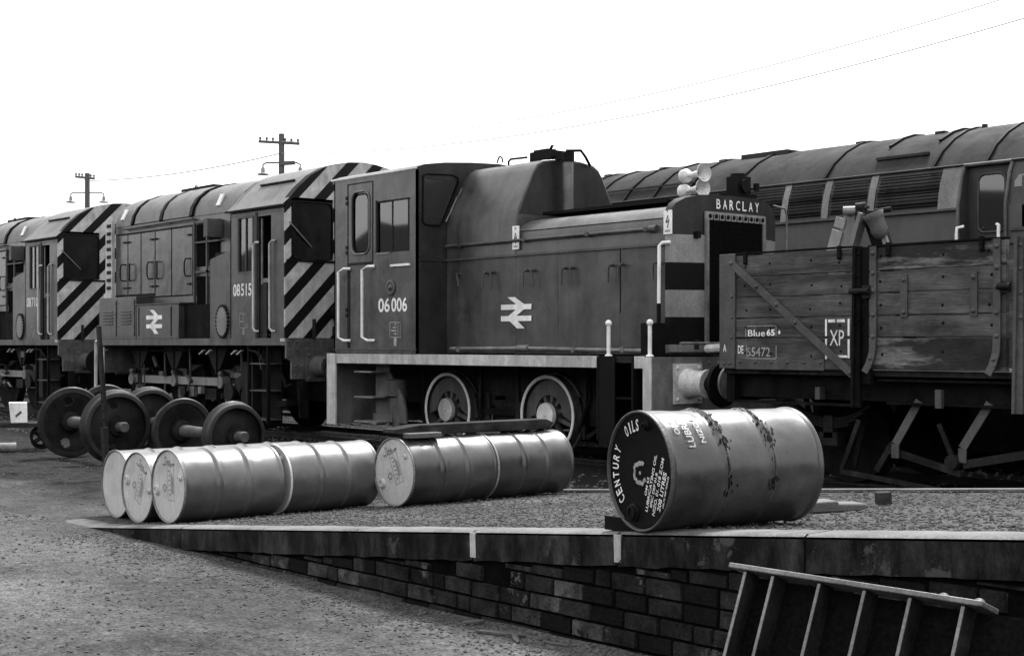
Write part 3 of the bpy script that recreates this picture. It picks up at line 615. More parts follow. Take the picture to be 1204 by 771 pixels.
    cw = n.build('radiator_cowl', 'front', r)
    for z0, z1, mt in ((2.50, 2.84, 'midgrey'), (2.165, 2.50, 'black'), (1.835, 2.165, 'midgrey'), (1.50, 1.835, 'black')):
        MB().prism(pl, lambda u, v, a: (u, v, a), z0, z1).build('painted_band', mt, cw)
    MB().prism(pl, lambda u, v, a: (u, v, a), 1.40, 1.50).build('cowl_foot', 'midgrey', cw)
    gr = MB().box(-11.76, -11.742, 13.11, 14.13, 1.52, 3.02)
    for k in range(25): gr.box(-11.744, -11.736, 13.12, 14.12, 1.55+.058*k, 1.562+.058*k)
    for k in range(18): gr.box(-11.744, -11.733, 13.14+.057*k, 13.148+.057*k, 1.52, 3.0)
    gr = gr.build('radiator_grille', 'mesh', cw)
    q = MB(); q.box(-11.755, -11.72, 13.06, 13.11, 1.50, 3.03); q.box(-11.755, -11.72, 14.13, 14.18, 1.50, 3.03); q.build('grille_frame', 'grey', gr)
    q = MB(); q.box(-11.755, -11.725, 13.06, 14.18, 3.03, 3.13); q.build('grille_top_strip', 'midgrey', gr)
    q = MB(); y = 13.12
    for k in range(10): q.lathe((-11.724, 13.13+.11*k, 3.075), (1, 0, 0), [(0, .028), (.006, .028)], 12)
    for k in range(9): q.box(-11.7245, -11.719, 13.18+.11*k, 13.19+.11*k, 3.03, 3.10)
    q.build('strip_holes', 'black', gr)
    q = MB(); [text(q, c_, lambda u, v: (-11.748, u, v), 13.27+.122*i_, 13.27+.122*i_+.075, 3.175, 3.295, .01) for i_, c_ in enumerate("BARCLAY")]; q.build('maker_name', 'letter', cw)
    q = MB().tube([(-11.74, 14.35, 3.28), (-11.72, 14.56, 3.25), (-11.74, 14.62, 3.15), (-11.78, 14.64, 1.6)], .012); q.build('conduit', 'steel', cw)
    q = MB().box(-11.9, -11.74, 12.92, 12.98, 2.8, 2.88); q.build('catch', 'black', cw)
    for x, y, z0, z1 in ((-14.80, 12.62, 2.80, 3.12), (-11.95, 12.615, 2.84, 3.13)):
        p = MB().box(x-.06, x+.075, y-.012, y, z0, z1).build('warning_plate', 'white', r)
        q = MB(); f = XZ(y-.0155)
        for pts in ([(-.004, .30), (.012, .30), (.012, .27), (-.004, .27)], [(.01, .23), (.025, .22), (-.005, .14), (-.02, .15)], [(-.02, .15), (.04, .165), (.04, .15), (-.02, .135)], [(.03, .19), (.04, .19), (.012, .07), (0, .08)], [(-.035, .05), (.05, .05), (.05, .043), (-.035, .043)], [(-.035, .035), (.05, .035), (.05, .028), (-.035, .028)]):
            q.add([f(x+u, z0+v) for u, v in pts], [(0, 1, 2, 3)])
        q.build('warning_symbol', 'ink', p)
    q = MB().tube([(-11.90, 12.61, 2.74), (-11.99, 12.56, 2.735), (-12.02, 12.54, 2.70), (-12.02, 12.53, 2.0)], .022); q.build('handrail', 'white', r)
    MB().tube([(-12.02, 12.53, 2.0), (-12.02, 12.53, 1.5)], .026).build('handrail_foot', 'black', r)
    # air pipes and box at the front corner
    MB().box(-12.10, -11.90, 12.30, 12.52, 1.36, 1.76).box(-12.05, -11.92, 12.26, 12.30, 1.6, 1.72).build('control_box', 'black', r)
    MB().box(-11.78, -11.73, 12.45, 14.0, 1.37, 1.41).cyl((-11.74, 12.9, 1.44), (-11.74, 12.9, 1.56), .03).build('valve_rack', 'dark', r)
    q = MB().tube([(-11.68, 12.55, 1.515), (-11.68, 13.6, 1.515)], .018); q.build('pipe', 'steel', r)
    q = MB().tube([(-11.62, 12.95, 1.45), (-11.4, 12.95, 1.46), (-10.9, 12.9, 1.44)], .05); q.build('air_hose', 'horn', r)
    for x in (-12.50, -11.80):
        q = MB().cyl((x, 12.15, 1.36), (x, 12.15, 1.73), .024); q.ball((x, 12.15, 1.76), .042); q.lathe((x, 12.15, 1.36), (0, 0, 1), [(0, .05), (.02, .04)], 12); q.build('marker_post', 'white', r)
    # horns
    hn = MB(); hn.box(-12.36, -12.33, 13.26, 13.34, 3.24, 3.66); hn.box(-12.36, -12.1, 13.28, 13.32, 3.26, 3.29)
    hn = hn.build('horn_bracket', 'iron', r)
    for z, dx in ((3.62, .02), (3.43, 0)):
        q = MB().lathe((-12.32+dx, 13.26, z), (1, -.12, .03), [(0, .05), (.01, .085), (.07, .09), (.10, .075), (.12, .035), (.2, .032), (.30, .045), (.36, .075), (.40, .115), (.41, .115), (.395, .105), (.35, .06), (.28, .02)], 26, cap=False)
        q.add([], []); q.lathe((-12.32+dx, 13.26, z), (1, -.12, .03), [(0, .052), (.002, .052)], 20); q.build('horn', 'horn', hn)
    # headlamp and exhaust stack
    q = MB().box(-11.98, -11.80, 13.72, 13.98, 3.40, 3.62); q.cyl((-11.80, 13.85, 3.5), (-11.76, 13.85, 3.5), .085); q.box(-12.0, -11.8, 13.6, 14.1, 3.355, 3.40); q.cyl((-11.77, 14.05, 3.45), (-11.77, 14.05, 3.54), .04)
    q.cyl((-11.9, 13.85, 3.62), (-11.9, 13.85, 3.66), .10); q.build('headlamp', 'black', r)
    q = MB().cyl((-14.66, 13.46, 3.24), (-14.66, 13.46, 4.05), .075); s_ = q.build('exhaust_pipe', 'grey', r)
    MB().cyl((-14.66, 13.46, 4.05), (-14.66, 13.46, 4.19), .09).box(-14.95, -14.66, 13.40, 13.5, 4.09, 4.15).build('exhaust_cap', 'black', s_)
    q = MB().box(-15.35, -14.9, 13.35, 13.6, 4.10, 4.24); q.box(-15.3, -15.0, 13.38, 13.55, 4.24, 4.27); q.tube([(-14.98, 13.4, 4.25), (-14.93, 13.4, 4.31)], .012); q.tube([(-14.90, 13.4, 4.31), (-14.95, 13.4, 4.25)], .012)
    q.tube([(-15.35, 13.3, 4.17), (-15.65, 13.25, 4.17), (-15.70, 13.25, 4.14), (-15.70, 13.25, 4.08)], .016)
    q.tube([(-15.95+.06*math.cos(R(t)), 13.3, 4.15+.09*math.sin(R(t))) for t in range(0, 181, 20)], .012)
    q.tube([(-14.75, 13.5, 4.22), (-14.6, 13.65, 4.22), (-14.72, 13.85, 4.16), (-14.78, 14.0, 4.05)], .02); q.build('roof_fittings', 'black', r)
    return r
build_small_shunter()

# ------------------------------------------------------------------ the two larger shunters
def build_shunter(E, digits, label, wx):
    r = thing('shunting_locomotive', label, 'locomotive', (E-3.5, YC, 0), group='larger diesel shunters with striped cab ends')
    YN, YF = 12.10, 15.14; NX = E-7.02
    MB().box(NX, E, YN+.02, YF-.02, 1.50, 1.60).build('running_board', 'dark', r)
    m = MB().box(NX, E-.0, YN, YN+.03, 1.485, 1.607); m.box(NX, E, YF-.03, YF, 1.485, 1.607)
    m.build('valance', 'dull', r, bevel=.004); MB().box(E-.14, E+.0, YN-.006, YN, 1.55, 1.60).build('valance_mark', 'pale', r)
    for X, s_ in ((E, 1), (NX, -1)):
        bp = [(12.10, 1.60), (12.10, 1.28), (12.20, 1.22), (12.20, .94), (15.04, .94), (15.04, 1.22), (15.14, 1.28), (15.14, 1.60)]
        b = MB().prism(bp, lambda u, v, a: (X+s_*a, u, v), 0, .05)
        rivets(b, [(X+s_*.05, y, z) for y, z in ((12.15, 1.55), (12.3, 1.55), (12.5, 1.55), (12.62, 1.55), (12.8, 1.55), (12.3, 1.42), (12.5, 1.42), (12.65, 1.42), (12.15, 1.42), (12.27, 1.15), (12.38, 1.15), (12.27, 1.0), (12.38, 1.0), (12.15, 1.32))], (s_, 0, 0), .02)
        b.build('buffer_beam', 'dull', r)
        for y in (12.70, 14.54): buffer_(r, X+s_*.05, y, 1.14, s_, 'dull', .60, .26)
    if True:  # coupling gear against the striped end
        q = MB().tube([(E+.06, 13.0, 1.62), (E+.14, 13.0, 1.75), (E+.12, 13.0, 1.95)], .03); q.lathe((E+.03, 13.08, 2.02), (1, 0, 0), [(0, .13), (.1, .14), (.12, .1)], 20); q.box(E+.02, E+.2, 13.0, 13.4, 1.6, 1.8)
        q.cyl((E+.06, 12.62, 1.6), (E+.06, 12.62, 1.92), .03); q.build('end_fittings', 'dark', r)
    # ---- cab
    prof = [(12.10, 3.77), (12.20, 3.90), (12.34, 4.06), (12.59, 4.28), (12.83, 4.42), (13.08, 4.50), (13.34, 4.55), (YC, 4.57)]; prof = prof+[(2*YC-y, z) for y, z in prof[-2::-1]]
    def ztop(y):
        for (a, b_), (c_, d_) in zip(prof, prof[1:]):
            if a-1e-6 <= y <= c_+1e-6: return b_+(d_-b_)*(y-a)/(c_-a)
        return 3.77
    cx0 = E-1.78
    cab = MB().grid(XZ(YN), [cx0, E-.03], [1.607, 2.73, 3.22, 3.63, 3.80], [(E-1.50, E-1.02, 1, 3), (E-.87, E-.43, 0, 3)], .035)
    c = cab.build('cab', 'loco', r)
    MB().grid(XZ(YF-.035), [cx0, E-.03], [1.607, 2.73, 3.63, 3.80], [(E-1.50, E-1.02, 1, 2)], .035).build('cab_side', 'loco', c)
    uy = frange(12.10, YF, 31)
    MB().grid(YZ(E), uy+[p[0] for p in prof], [1.607, 2.89, 3.6, lambda u: min(3.90, ztop(u)-.06), ztop], [(12.22, 13.03, 1, 3), (2*YC-13.03, 2*YC-12.22, 1, 3)], .03).build('cab_end', 'wasp', c)
    MB().grid(YZ(cx0+.03), uy+[p[0] for p in prof], [1.607, 3.0, 3.7, ztop], [(12.3, 12.9, 1, 2)], .03).build('cab_bulkhead', 'front', c)
    k_ = len(prof); ro = MB()
    for dz in (0, .035): ro.add([(x, y if 12.15 < y < 15.1 else (12.05 if y < 13 else 15.19), z-dz) for x in (cx0-.06, E-.005) for y, z in prof], [(i, i+1, k_+i+1, k_+i) for i in range(k_-1)])
    ro = ro.build('cab_roof', 'roof', c)
    MB().add([(x, y, z+.003) for x in (E-.16, E+.006) for y, z in prof], [(i, i+1, k_+i+1, k_+i) for i in range(k_-1)]).build('roof_edge', 'black', ro)
    MB().beam((E-1.45, 12.50, 4.225), (E-.35, 12.50, 4.225), .03, .03).build('rain_strip', 'black', ro)
    MB().box(cx0-.06, E, 12.02, 12.05, 3.745, 3.775).build('gutter', 'black', ro)
    q = MB(); rivets(q, [(cx0+.06+i*.085, YN, 3.68) for i in range(20)]+[(E-.06, YN, 1.7+.12*i) for i in range(17)]+[(E-.98, YN, 1.7+.14*i) for i in range(14)]+[(cx0+.04, YN, 1.7+.14*i) for i in range(8)]+[(cx0+.1+.1*i, YN, 1.66) for i in range(17)], (0, -1, 0), .011); q.build('rivets', 'loco', c)
    q = MB(); q.beam((E+.02, 12.17, 3.5), (E+.02, 12.60, 3.10), .014, .014); q.build('wiper', 'steel', c)
    for y0, y1 in ((12.24, 13.01), (2*YC-13.01, 2*YC-12.24)):
        wn = MB().box(E-.022, E-.018, y0-.01, y1+.01, 2.9, 3.86).build('window', 'glass', c)
        q = MB(); ring(q, rrect(y0-.005, y1+.005, 2.90, 3.83, .1), lambda u, v: (E-.002, u, v), .013); q.build('window_frame', 'black', wn)
    q = MB().box(E-.03, E+.012, 12.13, 15.1, 2.85, 2.885); q.build('window_sill', 'black', c)
    MB().box(E-1.0, E-.95, 12.6, 12.66, 1.65, 3.9).box(E-1.5, E-.9, 13.0, 13.9, 1.61, 2.8).build('cab_desk', 'midgrey', c)
    # side window and open doorway
    wn = MB().box(E-1.50, E-1.02, YN+.02, YN+.025, 2.73, 3.63).build('window', 'glass', c)
    q = MB()
    for a in ((E-1.53, E-1.49, 2.70, 3.66), (E-1.03, E-.99, 2.70, 3.66), (E-1.49, E-1.03, 3.63, 3.66), (E-1.49, E-1.03, 2.70, 2.73)): q.box(a[0], a[1], YN-.012, YN+.02, a[2], a[3])
    q.box(E-1.27, E-1.25, YN+.0, YN+.02, 2.73, 3.63); q.build('window_frame', 'iron', wn)
    q = MB(); q.box(E-.87, E-.80, YN+.05, YN+.08, 1.61, 3.62); q.box(E-.80, E-.66, YN+.05, YN+.08, 1.61, 2.55); q.box(E-.93, E-.87, YN-.012, YN+.0, 1.61, 3.70)
    d_ = q.build('door', 'front', c); MB().box(E-.80, E-.775, YN+.03, YN+.05, 2.5, 3.6).box(E-.78, E-.55, YN+.045, YN+.05, 2.53, 2.60).build('door_edge', 'steel', d_)
    for x in (E-.93, E-.40): grab(MB(), x, YN, 1.72, 3.20, .020, .05, .10).build('handrail', 'pale', c)
    # lower box ahead of the cab with sloping top and round lid
    q = MB().prism([(E-2.50, 1.607), (E-2.50, 2.99), (cx0, 3.12), (cx0, 1.607)], lambda u, v, a: (u, a, v), YN, 12.40); b = q.build('side_box', 'loco', r, bevel=.005)
    MB().box(E-2.35, E-1.95, 12.12, 12.32, 3.02, 3.10).build('box_lid', 'black', b)
    q = MB().prism([(E-2.04+.19*math.cos(R(t)), 1.90+.26*math.sin(R(t))) for t in range(0, 360, 12)], lambda u, v, a: (u, a, v), YN-.03, YN); b2 = q.build('filler_cover', 'grey', b)
    q = MB()
    for t in range(0, 360, 15): q.box(E-2.04+.20*math.cos(R(t))-.02, E-2.04+.20*math.cos(R(t))+.02, YN-.035, YN, 1.90+.27*math.sin(R(t))-.02, 1.90+.27*math.sin(R(t))+.02)
    q.build('cover_bolts', 'dark', b2)
    f = XZ(YN-.004); q = MB(); text(q, digits[:2], f, E-1.68, E-1.44, 2.32, 2.53, .02); text(q, digits[2:], f, E-1.41, E-1.06, 2.32, 2.53, .02); q.build('number', 'letter', c)
    data_panel(MB(), f, E-1.46, E-1.20, 1.78, 2.03).build('data_panel', 'faded', c)
    # ---- hood
    hp = [(12.42, 1.61), (12.42, 3.83), (12.46, 4.00), (12.56, 4.17), (12.74, 4.32), (13.0, 4.43), (13.3, 4.49), (YC, 4.51)]; hp = hp+[(2*YC-y, z) for y, z in hp[-2::-1]]
    h = MB().prism(hp, lambda u, v, a: (a, u, v), NX+.02, cx0).build('hood', 'loco', r)
    rp = hp[1:-1]; k_ = len(rp)
    for i, (a, b_) in enumerate(((NX+.0, NX+.72), (NX+.92, NX+1.95), (NX+2.12, NX+3.15), (NX+3.36, NX+4.95))):
        o_ = .028 if i in (1, 2) else .012
        pp = [(YC+(y-YC)*(1+o_/1.3), z+o_) for y, z in rp]
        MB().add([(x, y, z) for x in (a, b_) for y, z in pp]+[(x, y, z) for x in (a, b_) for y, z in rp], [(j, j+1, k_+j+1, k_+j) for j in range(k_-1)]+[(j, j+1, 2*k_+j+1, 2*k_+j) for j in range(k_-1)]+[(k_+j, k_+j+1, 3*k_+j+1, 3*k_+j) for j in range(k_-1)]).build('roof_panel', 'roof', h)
    for a in (NX+.78, NX+2.03, NX+3.24):
        pp = [(YC+(y-YC)*1.03, z+.035) for y, z in rp]
        MB().add([(x, y, z) for x in (a-.03, a+.05) for y, z in pp]+[(x, y, z) for x in (a-.03, a+.05) for y, z in rp], [(j, j+1, k_+j+1, k_+j) for j in range(k_-1)]+[(j, j+1, 2*k_+j+1, 2*k_+j) for j in range(k_-1)]+[(k_+j, k_+j+1, 3*k_+j+1, 3*k_+j) for j in range(k_-1)]).build('roof_rib', 'black', h)
    for a in (NX+.30, NX+4.2): MB().beam((a, 12.43, 3.98), (a, 12.525, 4.19), .13, .03, (0, -1, .5)).build('roof_marking', 'letter', h)
    q = MB().box(NX+1.3, NX+2.6, 13.2, 13.9, 4.5, 4.56); q.tube([(NX+2.3+.05*math.cos(R(t)), 13.0, 4.48+.06*math.sin(R(t))) for t in range(0, 181, 30)], .012); q.build('roof_hatch', 'black', h)
    q = MB().tube([(NX+.5, 12.36, 3.78), (NX+3.4, 12.36, 3.80)], .02)
    for a in (.5, 1.4, 2.4, 3.4): q.tube([(NX+a, 12.36, 3.79), (NX+a, 12.42, 3.79)], .014)
    q.build('handrail', 'iron', h)
    xs_ = [.08, .62, 1.20, 1.80, 2.48, 3.32]
    for i in range(5):
        a, b_ = NX+xs_[i]+.02, NX+xs_[i+1]-.02; z0 = 2.48 if i < 3 else 2.42
        d_ = MB().box(a, b_, 12.395, 12.42, z0, 3.66).build('hood_door', 'cab', h, bevel=.005)
        hx, sg = ((b_-.06, 1) if i in (0, 2) else (a+.06, -1)) if i < 4 else (b_-.06, 1)
        q = MB().tube([(hx, 12.395, 3.08), (hx-sg*.10, 12.34, 3.08), (hx-sg*.13, 12.33, 3.0), (hx-sg*.13, 12.33, 2.84), (hx-sg*.10, 12.34, 2.76), (hx, 12.395, 2.76)], .014)
        for z in (3.5, 2.6): q.box(hx-.08, hx+.03, 12.36, 12.395, z, z+.03)
        q.build('door_handle', 'black', d_)
    MB().box(NX+.05, NX+3.4, 12.41, 12.418, 2.4, 3.7).build('door_surround', 'black', h)
    # cab front windows behind the hood side: dark of the openings painted as flat black panels
    q = MB().box(NX+3.46, NX+3.85, 12.40, 12.415, 2.92, 3.68); q.box(NX+3.92, NX+4.30, 12.40, 12.415, 3.0, 3.70); q.box(NX+3.46, NX+3.85, 12.40, 12.415, 1.62, 2.74); q.build('louvre', 'mesh', h)
    q = MB().box(NX+3.38, NX+4.4, 12.37, 12.40, 3.34, 3.37); q.box(NX+3.40, NX+3.44, 12.36, 12.40, 1.62, 3.72); q.box(NX+3.86, NX+3.90, 12.37, 12.40, 1.7, 3.75); q.box(NX+3.40, NX+4.35, 12.37, 12.40, 3.70, 3.74); q.box(NX+3.44, NX+3.9, 12.37, 12.40, 2.80, 2.84)
    q.box(NX+4.28, NX+4.42, 12.1, 12.40, 3.4, 3.72); q.build('hood_frame', 'iron', h)
    MB().box(NX+3.38, NX+4.5, 12.2, 12.41, 1.61, 2.22).build('recess_shade', 'sooty', r)  # dark box put in for the shade of a recess
    # running-board boxes
    b = MB().box(NX-.05, E-5.42, YN, 12.42, 1.61, 2.42).build('side_box', 'loco', r, bevel=.006)
    for a in (NX+.02, NX+.82):
        d_ = MB().box(a, a+.72, YN-.014, YN, 1.66, 2.36).build('box_door', 'loco', b)
        q = MB()
        for k in range(5): q.beam((a+.18, YN-.022, 1.90+.06*k), (a+.58, YN-.022, 1.90+.06*k), .03, .012, (0, -.7, .7))
        q.build('box_louvre', 'iron', d_)
    q = MB(); rivets(q, [(a, YN-.014, z) for a in (NX+.06, NX+.7, NX+.86, NX+1.5) for z in (1.7, 1.85, 2.1, 2.3)], (0, -1, 0), .014); q.build('rivets', 'loco', b)
    b = MB().box(E-5.40, E-3.68, YN, 12.42, 1.61, 2.24).build('side_box', 'loco', r, bevel=.006)
    MB().box(E-5.44, E-3.6, YN-.02, 12.42, 2.245, 2.27).build('box_lid', 'iron', b)
    MB().box(E-3.98, E-3.965, YN-.01, YN, 1.66, 2.2).box(E-5.3, E-5.29, YN-.01, YN, 1.66, 2.2).build('box_seam', 'black', b)
    arrow_logo(MB(), XZ(YN-.004), E-4.98, E-4.33, 1.70, 2.15).build('emblem', 'letter', b)
    # nose radiator edge: pale ladder strip
    q = MB().box(NX-.20, NX+.10, 12.30, 12.36, 2.50, 4.0); q.box(NX-.24, NX+.12, 12.28, 12.36, 2.36, 2.52); s_ = q.build('radiator_edge', 'pale', r)
    q = MB()
    for k in range(9): q.box(NX-.13, NX+.05, 12.29, 12.30, 2.60+.155*k, 2.665+.155*k)
    q.build('edge_slots', 'black', s_)
    # underneath
    q = MB(); q.box(NX+.1, E-.1, 12.98, 13.03, .55, 1.5); q.box(NX+.1, E-.1, 14.22, 14.27, .5, 1.5); q.box(NX+.3, E-.4, 13.1, 14.15, .6, 1.5)
    q.build('frame_plates', 'sooty', r)
    for x in wx:
        for y in (12.86, 14.33):
            q = MB().lathe((E+x, y, .66), (0, 1, 0), [(0, .60), (0, .70), (.12, .70), (.12, .73), (.15, .73), (.15, .2)], 40)
            w_ = q.build('wheel', 'sooty', r); MB().lathe((E+x, y-.02, .66), (0, 1, 0), [(0, .22), (.03, .24)], 24).build('hub', 'dark', w_)
        MB().cyl((E+x, 12.9, .66), (E+x, 14.4, .66), .09).build('axle', 'sooty', r)
        q = MB(); q.cyl((E+x+.02, 12.68, .82), (E+x+.02, 12.52, .82), .11, n=20); q.ball((E+x, 12.55, .98), .05); q.cyl((E+x, 12.55, .93), (E+x, 12.55, .99), .04); q.build('crank_pin', 'steel', r)
    q = MB().box(E+wx[0]-.02, E+wx[2]+.02, 12.57, 12.62, .755, .90); q.build('coupling_rod', 'midgrey', r)
    for x in (-6.1, -4.65, -3.0): MB().prism([(E+x-.42, 1.46), (E+x+.42, 1.46), (E+x+.10, 1.05), (E+x-.10, 1.05)], lambda u, v, a: (u, a, v), 12.5, 12.75).box(E+x-.015, E+x+.015, 12.48, 12.5, .98, 1.46).build('sand_box', 'dark', r)
    q = MB()
    for x in (-6.95, -2.9, -2.65, -1.75, -1.55): q.beam((E+x, 12.2, 1.40), (E+x-.16, 12.2, 1.33), .05, .02)
    q.build('step_marks', 'pale', r)
    q = MB().lathe((E-2.40, 12.40, .66), (0, 1, 0), [(0, .16), (.02, .17), (.05, .12), (.22, .12), (.25, .2), (.3, .2)], 24); q.cyl((E-2.14, 12.55, .85), (E-1.95, 12.55, .7), .17); q.cyl((E-4.3, 12.5, .62), (E-4.3, 12.72, .62), .1); q.box(E-3.6, E-3.2, 12.6, 12.8, .5, .7)
    q.tube([(E-6.4, 12.5, 1.4), (E-5, 12.5, 1.38), (E-3.4, 12.5, 1.42)], .02); q.box(E-1.95, E-1.55, 12.4, 12.8, .35, 1.2); q.build('brake_cylinder', 'dark', r)
    # pipes, hangers, levers and springs under the frame
    rnd = random.Random(int(digits))
    for k in range(34):
        q = MB(); x = E-6.8+rnd.random()*6.3; z = rnd.uniform(.45, 1.35); y = rnd.uniform(12.45, 12.8)
        t = rnd.random(); mt = rnd.choice(('dull', 'dull', 'dark', 'steel'))
        if t < .4: q.box(x, x+rnd.uniform(.06, .3), y, y+.08, z, z+rnd.uniform(.05, .22)).build('bracket', mt, r, bevel=.006)
        elif t < .7: q.cyl((x, y, z), (x+rnd.uniform(-.1, .5), y, z-rnd.uniform(0, .2)), rnd.uniform(.02, .06), n=10).build('rod', mt, r)
        else: q.tube([(x, y, 1.45), (x+.03, y, z+.1), (x+rnd.uniform(-.2, .3), y, z-.1)], rnd.uniform(.012, .025), 6).build('pipe', mt, r)
    for x in wx:
        q = MB()
        for k in range(6): L_ = .55-.07*k; q.box(E+x-L_, E+x+L_, 12.80, 12.86, 1.10-.022*k, 1.118-.022*k)
        q.box(E+x-.07, E+x+.07, 12.78, 12.86, .90, 1.14); q.box(E+x-.16, E+x+.16, 12.72, 12.82, .50, .84); q.build('axle_box', 'dull', r)
    # steps at the cab end
    q = MB()
    for x in (E-1.24, E-.62): q.box(x, x+.035, 12.12, 12.18, .20, 1.485)
    q.box(E-1.24, E-.60, 12.4, 12.42, .2, 1.48); q.tube([(E-1.2, 12.12, 1.40), (E-.95, 12.12, 1.38), (E-.66, 12.12, 1.20)], .02); s_ = q.build('steps', 'sooty', r)
    for z in (.24, .72, 1.17): MB().box(E-1.22, E-.60, 12.14, 12.42, z, z+.022).build('step_tread', 'iron', s_)
    q = MB().beam((E+.02, 12.4, .92), (E+.1, 12.4, .3), .16, .05); q.tube([(E-.4, 12.3, 1.0), (E-.2, 12.25, .8), (E-.05, 12.25, .85)], .03); q.beam((E-.55, 12.3, .5), (E-.1, 12.3, .55), .2, .1); q.build('guard_iron', 'sooty', r)
    q = MB().tube([(NX-.18, 12.14, 1.56), (NX-.28, 12.14, 1.56), (NX-.30, 12.14, 1.50), (NX-.30, 12.14, .42)], .035); q.build('handrail', 'pale', r)
    q = MB().tube([(NX+.08, 12.14, 1.46), (NX+.08, 12.14, .42)], .016); q.build('handrail', 'pale', r)
    return r
build_shunter(-19.96, "08515", 'larger shunting locomotive numbered 08515, coupled behind the small one, behind the loose wheelsets', (-6.55, -4.75, -2.95))
build_shunter(-29.09, "08710", 'larger shunting locomotive numbered 08710 at the far left, its striped cab end showing', (-6.55, -4.75, -2.95))
# ------------------------------------------------------------------ the long main-line diesel behind
def build_mainline():
    r = thing('mainline_locomotive', 'long round-roofed main-line diesel with louvred side windows, standing on the track behind', 'locomotive', (-10, 17.35, 0))
    x0, x1, C = -19.6, 6.0, 17.35
    pr = [(15.90, 1.25), (15.90, 3.20), (15.93, 3.24), (15.94, 3.38), (15.99, 3.60), (16.07, 3.77), (16.28, 4.00), (16.55, 4.19), (16.85, 4.33), (17.1, 4.40), (C, 4.42)]
    full = pr+[(2*C-y, z) for y, z in pr[-2::-1]]
    # body side: closed skin, doorway recess cut by leaving the panel out
    def skin(a, b, pts): 
        k = len(pts); return MB().add([(x, y, z) for x in (a, b) for y, z in pts], [(i, i+1, k+i+1, k+i) for i in range(k-1)])
    side = pr[:6]
    q = skin(x0, -10.02, side); k = len(side)
    q.add([(x, y, z) for x in (-9.40, x1) for y, z in side], [(i, i+1, k+i+1, k+i) for i in range(k-1)])
    q.add([(x, 2*C-y, z) for x in (x0, x1) for y, z in side], [(i, i+1, k+i+1, k+i) for i in range(k-1)])
    for X in (x0, x1): q.add([(X, y, z) for y, z in full], [tuple(range(len(full)))])
    # recess of the cab door
    q.add([(-10.02, y, z) for y, z in side]+[(-10.02, 16.35, z) for y, z in side], [(i, i+1, k+i+1, k+i) for i in range(k-1)])
    q.add([(-9.40, y, z) for y, z in side]+[(-9.40, 16.35, z) for y, z in side], [(i, i+1, k+i+1, k+i) for i in range(k-1)])
    q.add([(-10.02, 16.07, 3.765), (-9.40, 16.07, 3.765), (-9.40, 16.4, 3.765), (-10.02, 16.4, 3.765)], [(0, 1, 2, 3)])
    b = q.build('body', 'bigside', r)
    d = MB().box(-10.02, -9.40, 16.10, 16.14, 1.25, 3.765).build('cab_door', 'bigside', b)
    w_ = MB().prism(rrect(-9.86, -9.52, 2.93, 3.62, .08), lambda u, v, a: (u, 16.10-a, v), 0.002, .008).build('window', 'glass', d)
    MB().prism(rrect(-9.86, -9.52, 2.93, 3.62, .08), lambda u, v, a: (u, 16.10-a, v), 0, .0015).build('window_blind', 'bigside', w_)
    e = MB(); ring(e, rrect(-9.88, -9.50, 2.91, 3.64, .09), lambda u, v: (u, 16.09, v), .014); e.build('window_frame', 'iron', w_)
    fr = MB(); arc = [(15.885, 1.4), (15.885, 3.24), (15.925, 3.40), (15.975, 3.62), (16.04, 3.75)]
    for X in (-10.04, -9.38): fr.tube([(X, y, z) for y, z in arc], .022)
    fr.tube([(-10.04, 16.03, 3.765), (-9.38, 16.03, 3.765)], .022); fr.build('door_frame', 'dull', b)
    for X in (-10.0, -9.42): MB().tube([(X+.06*(1 if X < -9.7 else -1), 15.86, 2.98), (X, 15.80, 2.96), (X, 15.79, 2.88), (X, 15.79, 1.8)], .02).build('handrail', 'white', b)
    w_ = MB().prism([(-9.30, 2.93), (-9.30, 3.5), (-9.24, 3.58), (-8.3, 3.58), (-8.3, 2.93)], lambda u, v, a: (u, 15.93-a+max(0, v-3.2)*.12, v), 0.002, .010).build('window', 'glass', b)
    MB().prism([(-9.30, 2.93), (-9.30, 3.5), (-9.24, 3.58), (-8.3, 3.58), (-8.3, 2.93)], lambda u, v, a: (u, 15.937-a+max(0, v-3.2)*.12, v), 0, .004).build('window_backing', 'grey', w_)
    MB().box(-9.17, -9.13, 15.9, 15.96, 2.93, 3.55).box(-9.33, -8.3, 15.88, 15.91, 2.89, 2.93).build('window_frame', 'iron', w_)
    MB().box(x0, -10.05, 15.865, 15.90, 3.195, 3.225).build('ledge', 'iron', b)
    MB().box(-9.36, x1, 15.865, 15.90, 2.74, 2.75).build('ledge', 'iron', b)
    # louvre bank
    def yat(z): 
        for (a, b_), (c, d_) in zip(pr[1:], pr[2:]):
            if b_ <= z <= d_: return a+(c-a)*(z-b_)/(d_-b_)
    for a, c in ((-14.9, -13.95), (-13.85, -12.90), (-12.78, -12.21), (-12.05, -11.46), (-11.30, -10.36)):
        cut = .13 if a < -12.85 and a > -13.9 else 0
        lv = MB().add([(x, yat(z)-.004, z) for x in (a, c) for z in (3.27, 3.5, 3.72)], [(0, 1, 4, 3), (1, 2, 5, 4)]).build('louvre_backing', 'black', b)
        s_ = MB()
        for k in range(10):
            z = 3.30+.044*k; s_.add([(a, yat(z)-.008, z), (c, yat(z)-.008, z), (c, yat(z)-.030, z-.016), (a, yat(z)-.030, z-.016)], [(0, 1, 2, 3)])
        s_.build('louvre', 'dark', lv)
    for a in (-13.90, -12.84, -12.13, -11.38, -10.2):
        wdt = .055 if a != -10.2 else .15
        MB().add([(x, yat(z)-.012, z) for x in (a-wdt, a+wdt) for z in (3.23, 3.38, 3.55, 3.72, 3.76)], [(i, i+1, 5+i+1, 5+i) for i in range(4)]).build('pillar', 'grey', b)
